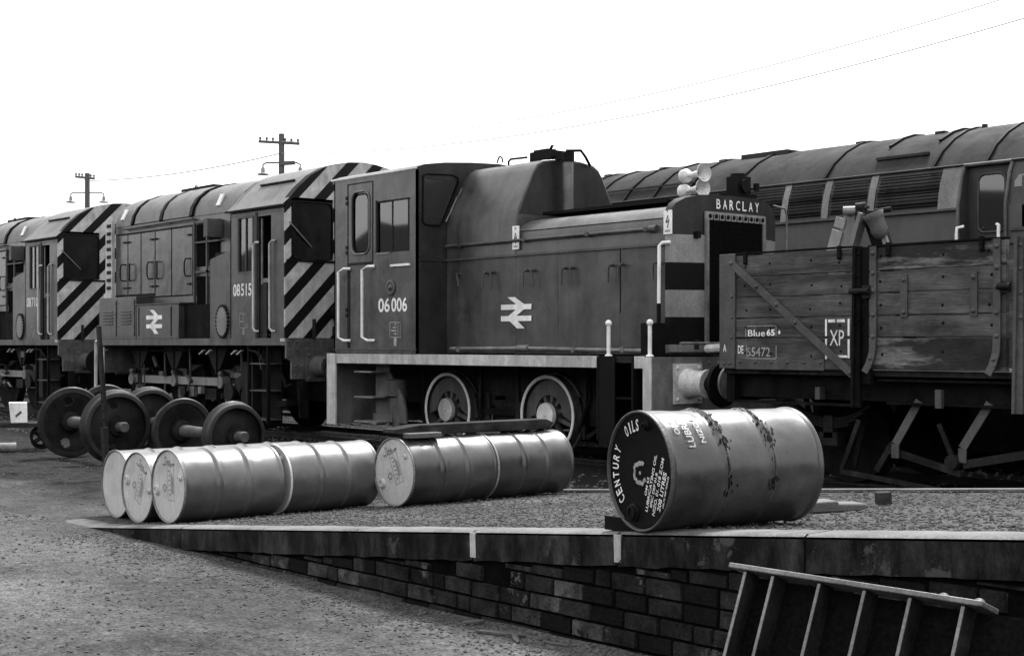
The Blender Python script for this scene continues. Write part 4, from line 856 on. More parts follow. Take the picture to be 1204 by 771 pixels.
    # roof
    rp = pr[5:]; rp = rp+[(2*C-y, z) for y, z in rp[-2::-1]]; k = len(rp)
    ro = MB().add([(x, y, z) for x in (x0, x1) for y, z in rp], [(i, i+1, k+i+1, k+i) for i in range(k-1)]).build('roof', 'bigroof', r)
    MB().tube([(x0, 16.05, 3.775), (x1, 16.05, 3.775)], .016).build('gutter', 'front', ro)
    def rib(a, wd, h, i0=0, i1=None, mat='black', nm='roof_rib'):
        i1 = k if i1 is None else i1; seg = rp[i0:i1]; n = len(seg)
        pp = [(C+(y-C)*(1+h/1.3), z+h) for y, z in seg]
        MB().add([(x, y, z) for x in (a-wd/2, a+wd/2) for y, z in pp]+[(x, y, z) for x in (a-wd/2, a+wd/2) for y, z in seg], [(j, j+1, n+j+1, n+j) for j in range(n-1)]+[(j, j+1, 2*n+j+1, 2*n+j) for j in range(n-1)]+[(n+j, n+j+1, 3*n+j+1, 3*n+j) for j in range(n-1)]).build(nm, mat, ro)
    for a in (-18.6, -17.4, -16.9, -16.2, -15.55, -14.85, -13.85, -12.25, -10.52, -9.75, -7.5): rib(a, .04, .022)
    for a in (-11.50, -10.72): rib(a, .035, .03, 2, 6)
    MB().box(-11.52, -10.70, 16.24, 16.28, 3.995, 4.03).build('roof_hatch', 'front', ro)
    MB().box(-17.2, -14.8, 16.22, 16.25, 3.975, 4.0).build('roof_seam', 'front', ro)
    q = MB()
    for i in range(6): MB().box(-17.6+1.3*i, -17.45+1.3*i, 17.0, 17.1, 4.36, 4.412).build('roof_vent', 'front', ro)
    q.box(-14.5, -13.6, 16.95, 17.8, 4.36, 4.43); q.build('roof_vents', 'front', ro); MB().cyl((-10.4, 17.1, 4.4), (-10.4, 17.1, 4.44), .04).build('roof_vent', 'front', ro)
    MB().box(-19.4, 5.8, 16.0, 18.7, .16, 1.25).build('underframe', 'sooty', r)
    for x in (-17.8, -16.0, -14.2, -6.6, -4.8, -3.0):
        MB().lathe((x, 16.58, .55), (0, 1, 0), [(0, .5), (0, .56), (1.5, .56), (1.5, .5)], 28).build('wheel', 'sooty', r)
build_mainline()

# ------------------------------------------------------------------ open wagon
def build_wagon():
    r = thing('railway_wagon', 'old open wooden wagon with patched planks, diagonal iron brace and a white XP box', 'wagon', (-7.82, 13.6, 0))
    YN, YF = 12.10, 15.10; XL, XR = -10.65, -4.99
    zb = [1.24, 1.57, 1.79, 2.015, 2.24, 2.49]
    def planks(nm, a, b, Y, mats, sgn=1, z0s=zb):
        for i in range(5):
            q = MB(); n = 8; xx = frange(a, b, n)
            for k in range(n-1):
                pass
            jt = [random.uniform(-.004, .004) for _ in xx]; jb = [random.uniform(-.003, .003) for _ in xx]
            vs = []
            for k, x in enumerate(xx):
                zl = z0s[i]+.007+jb[k]; zh = z0s[i+1]-.008+jt[k]
                vs += [(x, Y, zl+.006), (x, Y, zh-.006), (x, Y+.006, zh), (x, Y+.06, zh), (x, Y+.06, zl), (x, Y+.006, zl)]
            q.add(vs, [(k*6+j, k*6+(j+1) % 6, (k+1)*6+(j+1) % 6, (k+1)*6+j) for k in range(n-1) for j in range(6)]+[tuple(range(6)), tuple((n-1)*6+j for j in range(6))])
            o = q.build(nm, mats[i], r, smooth=False)
    planks('plank', -10.42, -8.87, YN, ['wood', 'wood', 'wood', 'wood', 'wood'])
    planks('door_plank', -8.64, -7.12, YN-.035, ['wood2', 'wood', 'wood', 'wood', 'wood2'])
    planks('plank', -6.92, XR+.2, YN, ['wood']*5)
    q = MB()
    for Y in (YF-.06,):
        for i in range(5): q.box(XL, XR, Y, Y+.06, zb[i]+.005, zb[i+1]-.005)
    for X in (XL, XR-.06):
        for i in range(5): q.box(X, X+.06, YN+.07, YF-.07, zb[i]+.005, zb[i+1]-.005)
    q.build('end_planks', 'wood', r, smooth=False)
    MB().box(XL, XR, YN+.06, YF-.06, 1.18, 1.24).build('floor', 'timber', r)
    q = MB(); rn = random.Random(3)
    for X in (-10.28, -9.95, -9.4, -9.02):
        for i in range(5): q.dome((X+rn.uniform(-.02, .02), YN, (zb[i]+zb[i+1])/2+rn.uniform(-.03, .03)), (0, -1, 0), .014)
    for X in (-8.5, -7.8, -7.28):
        for i in range(5): q.dome((X+rn.uniform(-.02, .02), YN-.035, (zb[i]+zb[i+1])/2+rn.uniform(-.03, .03)), (0, -1, 0), .016)
    q.build('bolts', 'sooty', r)
    # corner plate, bottom plate, capping
    q = MB().box(XL, -10.425, YN-.022, YN+.03, 1.235, 2.505); rivets(q, [(x, YN-.022, z) for z in (2.4, 2.03, 1.8, 1.58) for x in (-10.47,)]+[(x, YN-.022, 1.29) for x in (-10.58, -10.5)], (0, -1, 0), .02)
    q.build('corner_plate', 'iron', r, bevel=.004)
    q = MB().box(-10.42, -9.22, YN-.012, YN-.001, 1.23, 1.345); rivets(q, [(-10.36+.22*i, YN-.012, 1.31) for i in range(6)], (0, -1, 0), .02); q.build('bottom_plate', 'iron', r)
    q = MB().box(XL, -8.87, YN-.012, YN+.07, 2.495, 2.512); q.box(-8.64, -7.12, YN-.05, YN+.05, 2.487, 2.504); q.box(-6.92, XR, YN-.012, YN+.07, 2.495, 2.512); q.build('capping', 'sooty', r)
    # diagonal brace
    q = MB().beam((-10.52, YN-.030, 2.44), (-8.80, YN-.030, 1.16), .085, .016, (0, -1, 0)); dirv = Vector((-8.80+10.52, 0, 1.16-2.44))
    for t in (.03, .24, .40, .55, .96): p = Vector((-10.52, YN-.038, 2.44))+dirv*t; q.dome(p, (0, -1, 0), .028)
    q.build('diagonal_brace', 'iron', r, bevel=.002)
    # stanchions and door gear
    for X in (-8.86, -7.06):
        q = MB().beam((X+.07, YN-.02, 2.50), (X+.07, YN-.02, .86), .09, .05, (0, -1, 0)); q.box(X+.12, X+.22, YN-.015, YN+.04, 1.10, 2.49)
        q.beam((X+.06, YN-.055, 2.50), (X+.03, YN-.055, .86), .03, .03, (0, -1, 0)); rivets(q, [(X+.095, YN-.045, z) for z in (2.42, 2.2, 1.98, 1.75)], (0, -1, 0), .022); q.build('stanchion', 'sooty' if X < -8 else 'iron', r)
    for X in (-8.575, -7.20):
        q = MB().tube([], .01) if False else MB()
        pts = [(X, YN-.052, 2.49), (X, YN-.052, 1.60), (X-.005, YN-.062, 1.42), (X-.03, YN-.085, 1.30), (X-.07, YN-.10, 1.22)]
        for p_, q_ in zip(pts, pts[1:]): q.beam(p_, q_, .075, .02, (0, -1, 0))
        rivets(q, [(X, YN-.062, z) for z in (2.42, 2.22, 2.04, 1.80, 1.58)]+[(X-.02, YN-.08, 1.36)], (0, -1, 0), .027); q.build('hinge_strap', 'iron', r)
        q = MB().cyl((X-.25 if X < -8 else X+.03, YN-.10, 2.04), (X-.02 if X < -8 else X+.16, YN-.10, 2.04), .03); q.box(X-.12, X-.03, YN-.08, YN-.04, 1.97, 2.1) if X < -8 else q.box(X+.04, X+.14, YN-.08, YN-.04, 1.98, 2.08); q.build('door_latch', 'dark', r)
    for X in (-8.22, -7.45):
        q = MB().box(X-.04, X+.04, YN-.052, YN-.036, 1.77, 2.19); rivets(q, [(X, YN-.052, 2.14), (X, YN-.052, 1.82)], (0, -1, 0), .027); q.build('short_strap', 'iron', r)
    for X in (-10.28, -9.02, -8.40, -7.36):
        dy = -.036 if X > -8.7 else 0
        q = MB().box(X-.02, X+.02, YN-.03+dy, YN-.001+dy, 2.38, 2.52); q.dome((X, YN-.03+dy, 2.40), (0, -1, 0), .022); q.build('cap_clip', 'sooty', r)
    # lettering
    f = XZ(YN-.026); q = MB(); text(q, "A", f, -10.59, -10.545, 1.42, 1.505, .02); q.build('letter', 'letter', r)
    f = XZ(YN-.004); q = MB(); text(q, "DE", f, -10.395, -10.315, 1.40, 1.49, .02); q.build('letters', 'letter', r)
    q = MB(); text(q, "S5472", f, -10.265, -9.94, 1.37, 1.47, .005); q.build('wagon_number', 'faded', r)
    q = MB(); text(q, "65", f, -9.99, -9.875, 1.595, 1.665, .03); text(q, "Blue", f, -10.25, -10.01, 1.59, 1.66, .005)
    q.add([f(-9.835, 1.63), f(-9.815, 1.605), f(-9.795, 1.63), f(-9.815, 1.66)], [(0, 1, 2, 3)]); q.build('lettering', 'letter', r)
    q = MB(); rect = lambda a, b_, c, d_: q.add([f(a, c), f(b_, c), f(b_, d_), f(a, d_)], [(0, 1, 2, 3)])
    rect(-10.27, -9.86, 1.70, 1.706); rect(-9.862, -9.856, 1.59, 1.70); rect(-10.285, -10.277, 1.585, 1.68); rect(-10.155, -10.150, 1.585, 1.70); rect(-10.27, -9.86, 1.345, 1.352); rect(-9.862, -9.854, 1.352, 1.49); rect(-10.275, -10.269, 1.352, 1.50)
    q.build('lettering_box', 'faded', r)
    q = MB(); rect = lambda a, b_, c, d_: q.add([f(a, c), f(b_, c), f(b_, d_), f(a, d_)], [(0, 1, 2, 3)])
    text(q, "XP", f, -9.15, -8.97, 1.49, 1.65, .0); rect(-9.21, -9.185, 1.59, 1.765); rect(-9.21, -9.185, 1.35, 1.56); rect(-8.925, -8.90, 1.59, 1.765); rect(-8.925, -8.90, 1.36, 1.555)
    rect(-9.17, -9.08, 1.73, 1.762); rect(-9.06, -8.96, 1.73, 1.762); rect(-9.18, -9.09, 1.365, 1.395); rect(-9.07, -8.93, 1.365, 1.39); q.build('marking_box', 'letter', r)
    # underframe
    q = MB().box(XL, XR, 12.30, 12.42, .92, 1.20); q.box(XL, XR, 14.80, 14.9, .92, 1.2); q.box(XL, XL+.12, 12.2, 15.0, .88, 1.22); q.box(XL+.05, XL+1.75, 12.16, 12.30, .86, .885); q.box(-8.5, -5.2, 12.16, 12.30, .90, .92)
    q.box(-8.6, -7.0, 12.15, 12.3, 1.13, 1.15); q.build('solebar', 'sooty', r)
    q = MB().box(-7.90, -7.83, 12.10, 12.15, .88, 1.06); q.build('label_clip', 'iron', r); MB().box(-9.42, -9.36, 12.2, 12.3, .92, 1.05).build('label_clip', 'iron', r)
    for x in (-9.45, -6.20):
        for y in (12.86, 14.33):
            w_ = MB().lathe((x, y, .50), (0, 1, 0), [(0, .42), (0, .50), (.12, .50), (.12, .53), (.15, .53), (.15, .1)], 36).build('wheel', 'sooty', r)
        MB().cyl((x, 12.5, .5), (x, 14.6, .5), .07).build('axle', 'sooty', r)
        q = MB()
        for k in range(4):
            L_ = .52-.09*k; pts = [(x+t*L_, 12.52, .70-.028*k+.16*(t*L_)**2/.27) for t in frange(-1, 1, 11)]
            for p_, q_ in zip(pts, pts[1:]): q.beam(p_, q_, .08, .02)
        q.box(x-.06, x+.06, 12.46, 12.58, .50, .74); q.box(x-.12, x+.12, 12.46, 12.6, .42, .56); q.beam((x-.52, 12.52, .88), (x-.52, 12.52, .96), .06, .05); q.beam((x+.52, 12.52, .84), (x+.52, 12.52, .96), .06, .05); q.build('leaf_spring', 'dark', r)
        q = MB()
        for s_ in (-1, 1): q.beam((x+s_*.42, 12.62, .92), (x+s_*.22, 12.62, .2), .06, .02, (0, -1, 0))
        q.build('axle_guard', 'sooty', r)
    for xa, xb in ((-8.18, -8.42), (-7.40, -7.66)):
        q = MB(); pts = [(xa, 12.26, .94), (xb, 12.20, .50), (xb, 12.20, .36)]
        for p_, q_ in zip(pts, pts[1:]): q.beam(p_, q_, .085, .015, (0, -1, 0))
        q.build('brake_hanger', 'iron', r)
    q = MB(); q.beam((-8.55, 12.24, .44), (-7.70, 12.24, .25), .07, .03, (0, -1, 0)); q.beam((-7.66, 12.22, .34), (-6.3, 12.22, .62), .08, .03, (0, -1, 0)); q.lathe((-7.76, 12.15, .36), (0, 1, 0), [(0, .07), (.1, .07)], 14)
    q.beam((-7.95, 12.25, .72), (-7.78, 12.25, .36), .05, .02, (0, -1, 0)); q.beam((-9.10, 12.22, .18), (-7.3, 12.20, .02), .05, .03, (0, -1, 0)); q.beam((-9.10, 12.24, .2), (-8.9, 12.26, .72), .05, .03, (0, -1, 0))
    q.beam((-8.75, 12.35, .2), (-8.55, 12.35, .5), .06, .03, (0, -1, 0)); q.build('brake_lever', 'dark', r)
    for y in (12.70, 14.54):
        q = MB().lathe((XL, y, 1.05), (-1, 0, 0), [(0, .19), (.03, .19), (.06, .12), (.20, .10), (.21, .06), (.36, .06), (.37, .20), (.40, .20)], 28); q.build('buffer', 'steel' if y < 13 else 'sooty', r)
    return r
build_wagon()

# the A-shaped fitting standing in the wagon
def build_frame():
    r = thing('roller_stand', 'A-shaped steel frame with a roller and a curved scoop, sticking up out of the wagon', 'stand', (-9.6, 13.3, 1.245))
    m = MB(); m.beam((-10.25, 13.25, 1.26), (-9.68, 13.25, 2.98), .24, .03, (0, -1, 0)); m.beam((-10.09, 13.20, 1.26), (-9.53, 13.20, 2.96), .05, .13, (0, -1, 0)); l = m.build('leg', 'grey', r)
    m = MB(); m.beam((-9.99, 13.225, 2.50), (-9.895, 13.225, 2.79), .15, .012, (0, -1, 0)); m.beam((-9.88, 13.225, 2.82), (-9.845, 13.225, 2.93), .14, .012, (0, -1, 0)); m.build('worn_plate', 'midgrey', l)
    m = MB(); m.beam((-8.85, 13.35, 1.26), (-9.50, 13.35, 2.90), .16, .16, (0, -1, 0)); m.build('leg', 'black', r)
    MB().beam((-9.13, 13.2, 2.35), (-9.27, 13.2, 2.72), .06, .04, (0, -1, 0)).build('brace', 'grey', r)
    MB().cyl((-9.78, 13.18, 3.00), (-9.62, 13.26, 3.00), .05).build('roller', 'midgrey', r)
    MB().cyl((-9.66, 13.25, 3.02), (-9.56, 13.3, 3.03), .065).box(-9.64, -9.5, 13.2, 13.4, 2.85, 2.99).tube([(-9.55, 13.25, 2.93), (-9.50, 13.2, 3.02), (-9.46, 13.2, 3.02)], .018).cyl((-9.48, 13.35, 2.98), (-9.3, 13.4, 3.0), .03).build('pivot', 'dark', r)
    # scoop: a bent half pipe with a rounded lower end
    m = MB().lathe((-9.27, 13.2, 2.66), (-.30, -.25, 1), [(0, .003), (.01, .045), (.04, .075), (.10, .095), (.16, .09), (.24, .10), (.30, .12)], 24, cap=False); o = m.build('scoop', 'dull', r)
    s_ = o.modifiers.new('thickness', 'SOLIDIFY'); s_.thickness = .008
build_frame()

# ------------------------------------------------------------------ oil drums
DR, DL = .3115, .96
def build_drum(label, loc, rz, mats, roll=0, group=None, kind='row', dents=.0022, seed=0):
    r = thing('oil_drum', label, 'drum', loc, R(rz), group)
    rot = lambda p: (p[0]*math.cos(R(roll))-(p[2]-DR)*math.sin(R(roll)), p[1], p[0]*math.sin(R(roll))+(p[2]-DR)*math.cos(R(roll))+DR)
    prof = [(0.012, DR*.962), (.0, DR*.972), (0, DR*.997), (.008, DR*1.004), (.02, DR*1.0), (.028, DR*.985)]
    t = .04
    ribs = (.335, .625)
    ys_ = frange(.036, DL-.036, 70)
    for y in ys_:
        q = DR*.982
        for b in ribs: q += .0125*math.exp(-((y-b*DL/.96)/.011)**2)-.003*math.exp(-((abs(y-b)-.03)/.01)**2)
        prof.append((y, q))
    prof += [(DL-.028, DR*.985), (DL-.02, DR), (DL-.008, DR*1.004), (DL, DR*.997), (DL, DR*.972), (DL-.012, DR*.962)]
    m = MB().lathe((0, 0, DR), (0, 1, 0), prof, 96, cap=False)
    vv = []
    rnd = random.Random(seed); spots = [(rnd.uniform(0, 6.28), rnd.uniform(.1, .85), rnd.uniform(.02, .05), rnd.uniform(.4, 1)) for _ in range(9)]
    for v in m.v:
        x, y, z = v; rad = math.hypot(x, z-DR); a = math.atan2(z-DR, x)
        k = dents*noise.noise(Vector((x*5+seed, y*5, z*5)))*2.0
        if dents > .002:
            for (sa, sy, sr, sd) in spots:
                dd = ((a-sa+math.pi) % (2*math.pi)-math.pi)*DR; k -= dents*2.0*sd*math.exp(-(dd*dd+(y-sy)**2)/sr**2)
        if .03 < y < DL-.03: vv.append((x*(1+k/rad), y, DR+(z-DR)*(1+k/rad)))
        else: vv.append(v)
    m.v = vv; m.build('body', mats[0], r, local=True)
    ld = MB().lathe((0, .012, DR), (0, 1, 0), [(0, DR*.97), (-.001, DR*.9), (0, DR*.88), (.0, .001)], 64, cap=False); lid = ld.build('lid', mats[1], r, local=True)
    MB().lathe((0, DL-.012, DR), (0, 1, 0), [(0, DR*.97), (0, .001)], 48, cap=False).build('base', mats[0], r, local=True)
    MB().lathe((0, 0, DR), (0, 1, 0), [(.011, DR*.955), (-.001, DR*.968), (-.004, DR*.985), (-.001, DR*1.003), (.014, DR*1.006)], 96, cap=False).build('rim', mats[2], r, local=True)
    def P(u, v, w_=0): return rot((u, .0105-w_, DR+v))
    b1 = (-.215, -.03) if kind != 'oil' else (-.06, -.22); b2 = (.215, .07) if kind != 'oil' else (.06, .235)
    for (u, v), rr in (() if kind == 'plain' else ((b1, .036), (b2, .019))):
        q = MB().lathe(P(u, v), (0, -1, 0), [(0, rr*1.35), (.006, rr*1.3), (.010, rr*1.05), (.022, rr), (.024, rr*.75), (.016, rr*.7), (.016, rr*.2)], 24)
        q.build('bung', 'lid' if kind == 'row' else 'black', lid, local=True)
    F = lambda u, v: P(u, v, .002)
    if kind == 'row':
        q = MB()
        def ln(u0, v0, u1, v1, t_=.004): q.add([F(u0, v0), F(u1, v0), F(u1, v1), F(u0, v1)], [(0, 1, 2, 3)])
        for a in ((-.02, .10, .17, .173), (-.02, .10, -.12, -.117)): ln(a[0], a[2], a[1], a[3])
        for a in (-.02, .097): ln(a, -.117, a+.003, .17)
        ln(.04, -.117, .042, .17)
        q2 = MB(); 
        for k in range(6): ln(.0+.006*(k % 2), .13-.04*k, .03, .136-.04*k)
        for k in range(3): ln(.05+.014*k, -.06, .054+.014*k, .12-.02*k)
        q.lathe(F(-.075, -.01), (0, -1, 0), [(0, .030), (.0002, .024)], 20, cap=False)
        text(q, "IL", F, -.055, -.02, .235, .26, 0); text(q, "OILS", F, -.05, .04, .20, .222, .01); text(q, "SAVE DRUM", F, -.10, .11, .178, .196, .01)
        q.build('stencil', 'ink', lid, local=True)
    elif kind == 'plain': pass
    else:
        q = MB()
        def arc(s, a0, a1, rad, h):
            n = len(s)
            for i, ch in enumerate(s):
                if ch == ' ': continue
                th = R(lerp(a0, a1, (i+.5)/n)); wd = rad*abs(R(a1-a0))/n*.66
                er = (math.cos(th), math.sin(th)); et = (math.sin(th), -math.cos(th))
                text(q, ch, lambda u, v: F(er[0]*(rad+v)+et[0]*u, er[1]*(rad+v)+et[1]*u), -wd/2*(.4 if ch == 'I' else 1), wd/2*(.4 if ch == 'I' else 1), -h/2, h/2, .02)
        arc("CENTURY", 228, 150, .238, .060); arc("OILS", 128, 92, .238, .062)
        ax = R(73); ex = (math.cos(ax), math.sin(ax)); ey = (-math.sin(ax), math.cos(ax))
        for s, off, a, b_, h in (("OM 65", -.085, -.10, .0, .020), ("LUBRICATING OIL", -.117, -.175, .135, .022), ("SPEC DEF 01.B", -.150, -.14, .05, .020), ("NIZO. 01. 018 Z.OM", -.183, -.17, .14, .024), ("208 LITRES", -.222, -.13, .08, .030), ("(45.75 IMP GALLS)", -.256, -.10, .07, .016)):
            text(q, s, lambda u, v: F(ex[0]*u+ey[0]*v, ex[1]*u+ey[1]*v), a, b_, off-h/2, off+h/2, .015)
        q.build('lettering', 'letter', lid, local=True)
        q = MB(); rng_ = random.Random(4); pts = []
        for k in range(40):
            a = R(k*9); pts.append((.058+.012*rng_.random(), a))
        o_ = [F(.0+p*math.cos(a), -.01+p*math.sin(a)) for p, a in pts]+[F((p-.014-.010*rng_.random())*math.cos(a), -.01+(p-.02-.010*rng_.random())*math.sin(a)) for p, a in pts]
        q.add(o_, [(k, (k+1) % 40, 40+(k+1) % 40, 40+k) for k in range(6, 37)])
        q.lathe(F(0, -.01), (0, -1, 0), [(0, .010), (.0003, .003)], 12); q.build('worn_ring', 'faded', lid, local=True)
        q = MB(); cyl = lambda u, v: ((DR*.986+.006)*math.cos(v/DR), u, DR+(DR*.986+.006)*math.sin(v/DR))
        # stencilled lines on the upper body
        for s, u0, u1, a0, a1 in (("LUBRIC", .125, .165, 26, 62), ("OIL 65", .07, .10, 40, 66), ("NIZO I", .205, .235, 30, 60)):
            text(q, s, lambda u, v: cyl(-v, DR*R(u)), a0, a1, -u1, -u0, .01)
        q.build('stencil', 'pale', r, local=True)
        q = MB(); 
        for b in ribs:
            for k in range(260):
                a = R(rng_.uniform(-20, 110)); y = b+rng_.gauss(.012, .019); s_ = rng_.uniform(.003, .012); rr = DR*.982+.0125*math.exp(-((y-b)/.011)**2)-.003*math.exp(-((abs(y-b)-.03)/.01)**2)+.0012+.0003*(k % 4)
                p = [];
                for j in range(6): th = j*1.047; sc = s_*rng_.uniform(.5, 1.2); p.append((rr*math.cos(a+sc*1.6*math.sin(th)/rr), y+sc*math.cos(th)*.6, DR+rr*math.sin(a+sc*1.6*math.sin(th)/rr)))
                q.add(p, [tuple(range(6))])
        q.build('scraped_paint', 'sooty', r, local=True)
    return r
ROW = 'pale-lidded drums lying in rows on the ramp'
zr_ = lambda x, y: zramp(x, y)+.002
ML = ('drum', 'lid', 'steel')
build_drum('pale-lidded drum with its long side in view, rightmost of the three lids at the left', (-11.10, 5.58, zr_(-11.1, 5.58)), 0, ML, 4, ROW, seed=1)
build_drum('drum end to end behind the rightmost of the three lids, its pale rim showing', (-11.09, 6.60, zr_(-11.1, 6.5)), .5, ('drum', 'lid', 'lid'), 40, ROW, seed=2)
build_drum('drum with the middle one of the three lids at the left, its stencil tilted', (-11.73, 5.60, zr_(-11.73, 5.60)), 0, ML, -22, ROW, seed=3)
build_drum('drum behind the middle lid of the three, only a sliver of its top showing', (-11.73, 6.58, zr_(-11.73, 6.6)), 0, ML, 70, ROW, seed=4)
build_drum('leftmost drum of the row, with a plain unmarked lid, at the ramp foot', (-12.36, 5.69, GZ+.005), 0, ML, 0, ROW, kind='plain', seed=5)
build_drum('drum behind the leftmost plain-lidded drum, only a sliver of its top showing', (-12.36, 6.67, GZ+.005), 0, ML, 0, ROW, kind='plain', seed=6)
build_drum('darker drum with a clear stencilled lid, in front under the loose plank', (-10.50, 7.50, zr_(-10.5, 7.5)), 0, ('drum_b', 'lid', 'grey'), 24, ROW, seed=7)
build_drum('dark drum at the right end of the rows, under the right half of the plank', (-10.50, 8.48, zr_(-10.5, 8.5)), 0, ('drum_b', 'lid', 'midgrey'), 30, ROW, seed=8)
build_drum('big dented black-ended drum lettered CENTURY OILS, on the edge of the ramp wall', (-5.18, 5.25, zfront(-5.18)+.006), -13, ('drum_c', 'blacklid', 'iron'), 0, None, kind='oil', dents=.004, seed=11)

# plank and block on the drums, chock, loose timber
zt = zr_(-10.5, 8)+2*DR+.012
m = MB(); pts = [(7.46, zt+.03), (7.62, zt+.002), (9.32, zt+.002), (9.40, zt+.06), (9.30, zt+.10), (7.75, zt+.095), (7.47, zt+.065)]
m.prism(pts, lambda u, v, a: (a, u, v), -10.62, -10.44); tag(m.build('timber_plank', 'timber', None, bevel=.006), 'long dark plank lying along the top of the two darker drums', 'plank')
m = MB().box(-10.43, -10.33, 7.55, 7.92, zt-.015, zt+.03); tag(m.build('wood_block', 'oldwood', None, bevel=.006), 'short flat block with a pale top beside the end of the plank on the drums', 'wood block')
m = MB().prism([(5.285, 0), (5.46, 0), (5.46, .04), (5.30, .075), (5.285, .075)], lambda u, v, a: (a, u, v+zfront(-5.4)+.006), -5.47, -5.22); tag(m.build('wood_chock', 'black', None, bevel=.004), 'dark timber chock wedged at the left of the CENTURY OILS drum', 'chock')
m = MB(); m.prism([(-.20, 0), (.15, 0), (.22, .02), (.2, .045), (.0, .05), (-.01, .07), (-.2, .065)], lambda u, v, a: (-5.37+.35*u+.9*a, 7.12+.9*u-.35*a, v+zramp(-5.33, 7.1)+.002), -.07, .09); tag(m.build('wood_block', 'oldwood', None, bevel=.01), 'flat pale piece of timber lying on the ramp behind the CENTURY OILS drum', 'timber')
m = MB().beam((-5.53, 7.80, zramp(-5.4, 7.8)+.035), (-5.47, 7.87, zramp(-5.4, 7.8)+.04), .085, .08); tag(m.build('wood_block', 'timber', None, bevel=.006), 'small square dark block standing alone on the ramp before the wagon', 'wood block')

# ------------------------------------------------------------------ loose wheelsets
def build_wheelset(label, x0, x1, y, rad, holes, tilt=0):
    r = thing('wheelset', label, 'wheelset', ((x0+x1)/2, y, GZ), group='loose wheelsets standing in the yard'); zc = GZ+rad+.015
    for X, s_ in ((x0, -1), (x1, 1)):
        # tyre: flange on the inner side
        q = MB().lathe((X, y, zc), (s_, 0, 0), [(0, rad*.86), (-.0, rad*1.0), (.015, rad*1.03), (.03, rad*1.0), (.045, rad*.955), (.13, rad*.94), (.135, rad*.925), (.135, rad*.83), (.11, rad*.82)], 72, cap=False)
        w_ = q.build('wheel', 'tyre', r)
        nr, ns = 22, 90; rs = frange(.10, rad*.86, nr); vs = []
        wob = lambda q_: .065+.035*math.cos((q_-.1)/(rad*.86-.1)*math.pi)
        d_ = MB()
        for w0 in (0, .022):
            for i in range(nr):
                for k in range(ns): th = 2*math.pi*k/ns; vs.append((X+s_*(wob(rs[i])+w0-.01), y+rs[i]*math.cos(th), zc+rs[i]*math.sin(th)))
        def inh(i, k):
            rm_ = (rs[i]+rs[min(i+1, nr-1)])/2; th = 2*math.pi*(k+.5)/ns; py, pz = rm_*math.cos(th), rm_*math.sin(th)
            return any((py-.62*rad*math.cos(R(h)))**2+(pz-.62*rad*math.sin(R(h)))**2 < (.115*rad/.48*.6)**2 for h in holes)
        o2 = nr*ns; fs = []
        for i in range(nr-1):
            for k in range(ns):
                if inh(i, k): continue
                k2 = (k+1) % ns
                for o_ in (0, o2): fs.append((o_+i*ns+k, o_+i*ns+k2, o_+(i+1)*ns+k2, o_+(i+1)*ns+k))
                for (ii, kk, a, b_) in ((i, (k-1) % ns, (i, k), (i+1, k)), (i, k2, (i, k2), (i+1, k2)), (i-1, k, (i, k), (i, k2)), (i+1, k, (i+1, k), (i+1, k2))):
                    if 0 <= ii < nr-1 and inh(ii, kk): fs.append((a[0]*ns+a[1], b_[0]*ns+b_[1], o2+b_[0]*ns+b_[1], o2+a[0]*ns+a[1]))
        d_.add(vs, fs); d_.build('disc', 'rust', w_)
        MB().lathe((X, y, zc), (s_, 0, 0), [(-.02, .08), (-.02, .125), (.03, .15), (.10, .15), (.16, .125), (.165, .08)], 32, cap=False).build('hub', 'rust', w_)
    MB().lathe((x0-.32, y, zc), (1, 0, 0), [(0, .062), (.01, .068), (.19, .068), (.2, .085), (.32, .085), (.4, .085), (x1-x0)*.5+.32 and ((x1-x0)*.5+.32, .072), (x1-x0+.24, .085), (x1-x0+.44, .085), (x1-x0+.45, .068), (x1-x0+.63, .068), (x1-x0+.64, .062)], 28).build('axle', 'dull', r)
    return r
build_wheelset('large loose wheelset standing nearest, behind the leaning post, left of the drums', -19.45, -18.06, 8.30, .485, (95, 275-20))
build_wheelset('large loose wheelset half hidden between the nearest one and the smaller one', -20.35, -18.95, 9.22, .485, (20, 250))
build_wheelset('smaller loose wheelset with its axle in view, right of the two large ones', -17.30, -16.0, 8.93, .43, ())

# leaning post
def build_post():
    r = thing('steel_post', 'narrow weathered post leaning in front of the large wheelset', 'post', (-15.87, 7.2, GZ))
    m = MB().beam((-15.87, 7.2, GZ), (-15.965, 7.2, .52), .10, .05, (0, -1, 0)); m.build('post_foot', 'dark', r, bevel=.006)
    m = MB().beam((-15.955, 7.23, .40), (-16.17, 7.23, 1.72), .075, .04, (0, -1, 0))
    for k in range(5): z = .5+.11*k; m.dome((-15.955-.163*(z-.4), 7.205, z), (0, -1, 0), .018)
    m.build('post_shaft', 'dark', r, bevel=.006)
build_post()

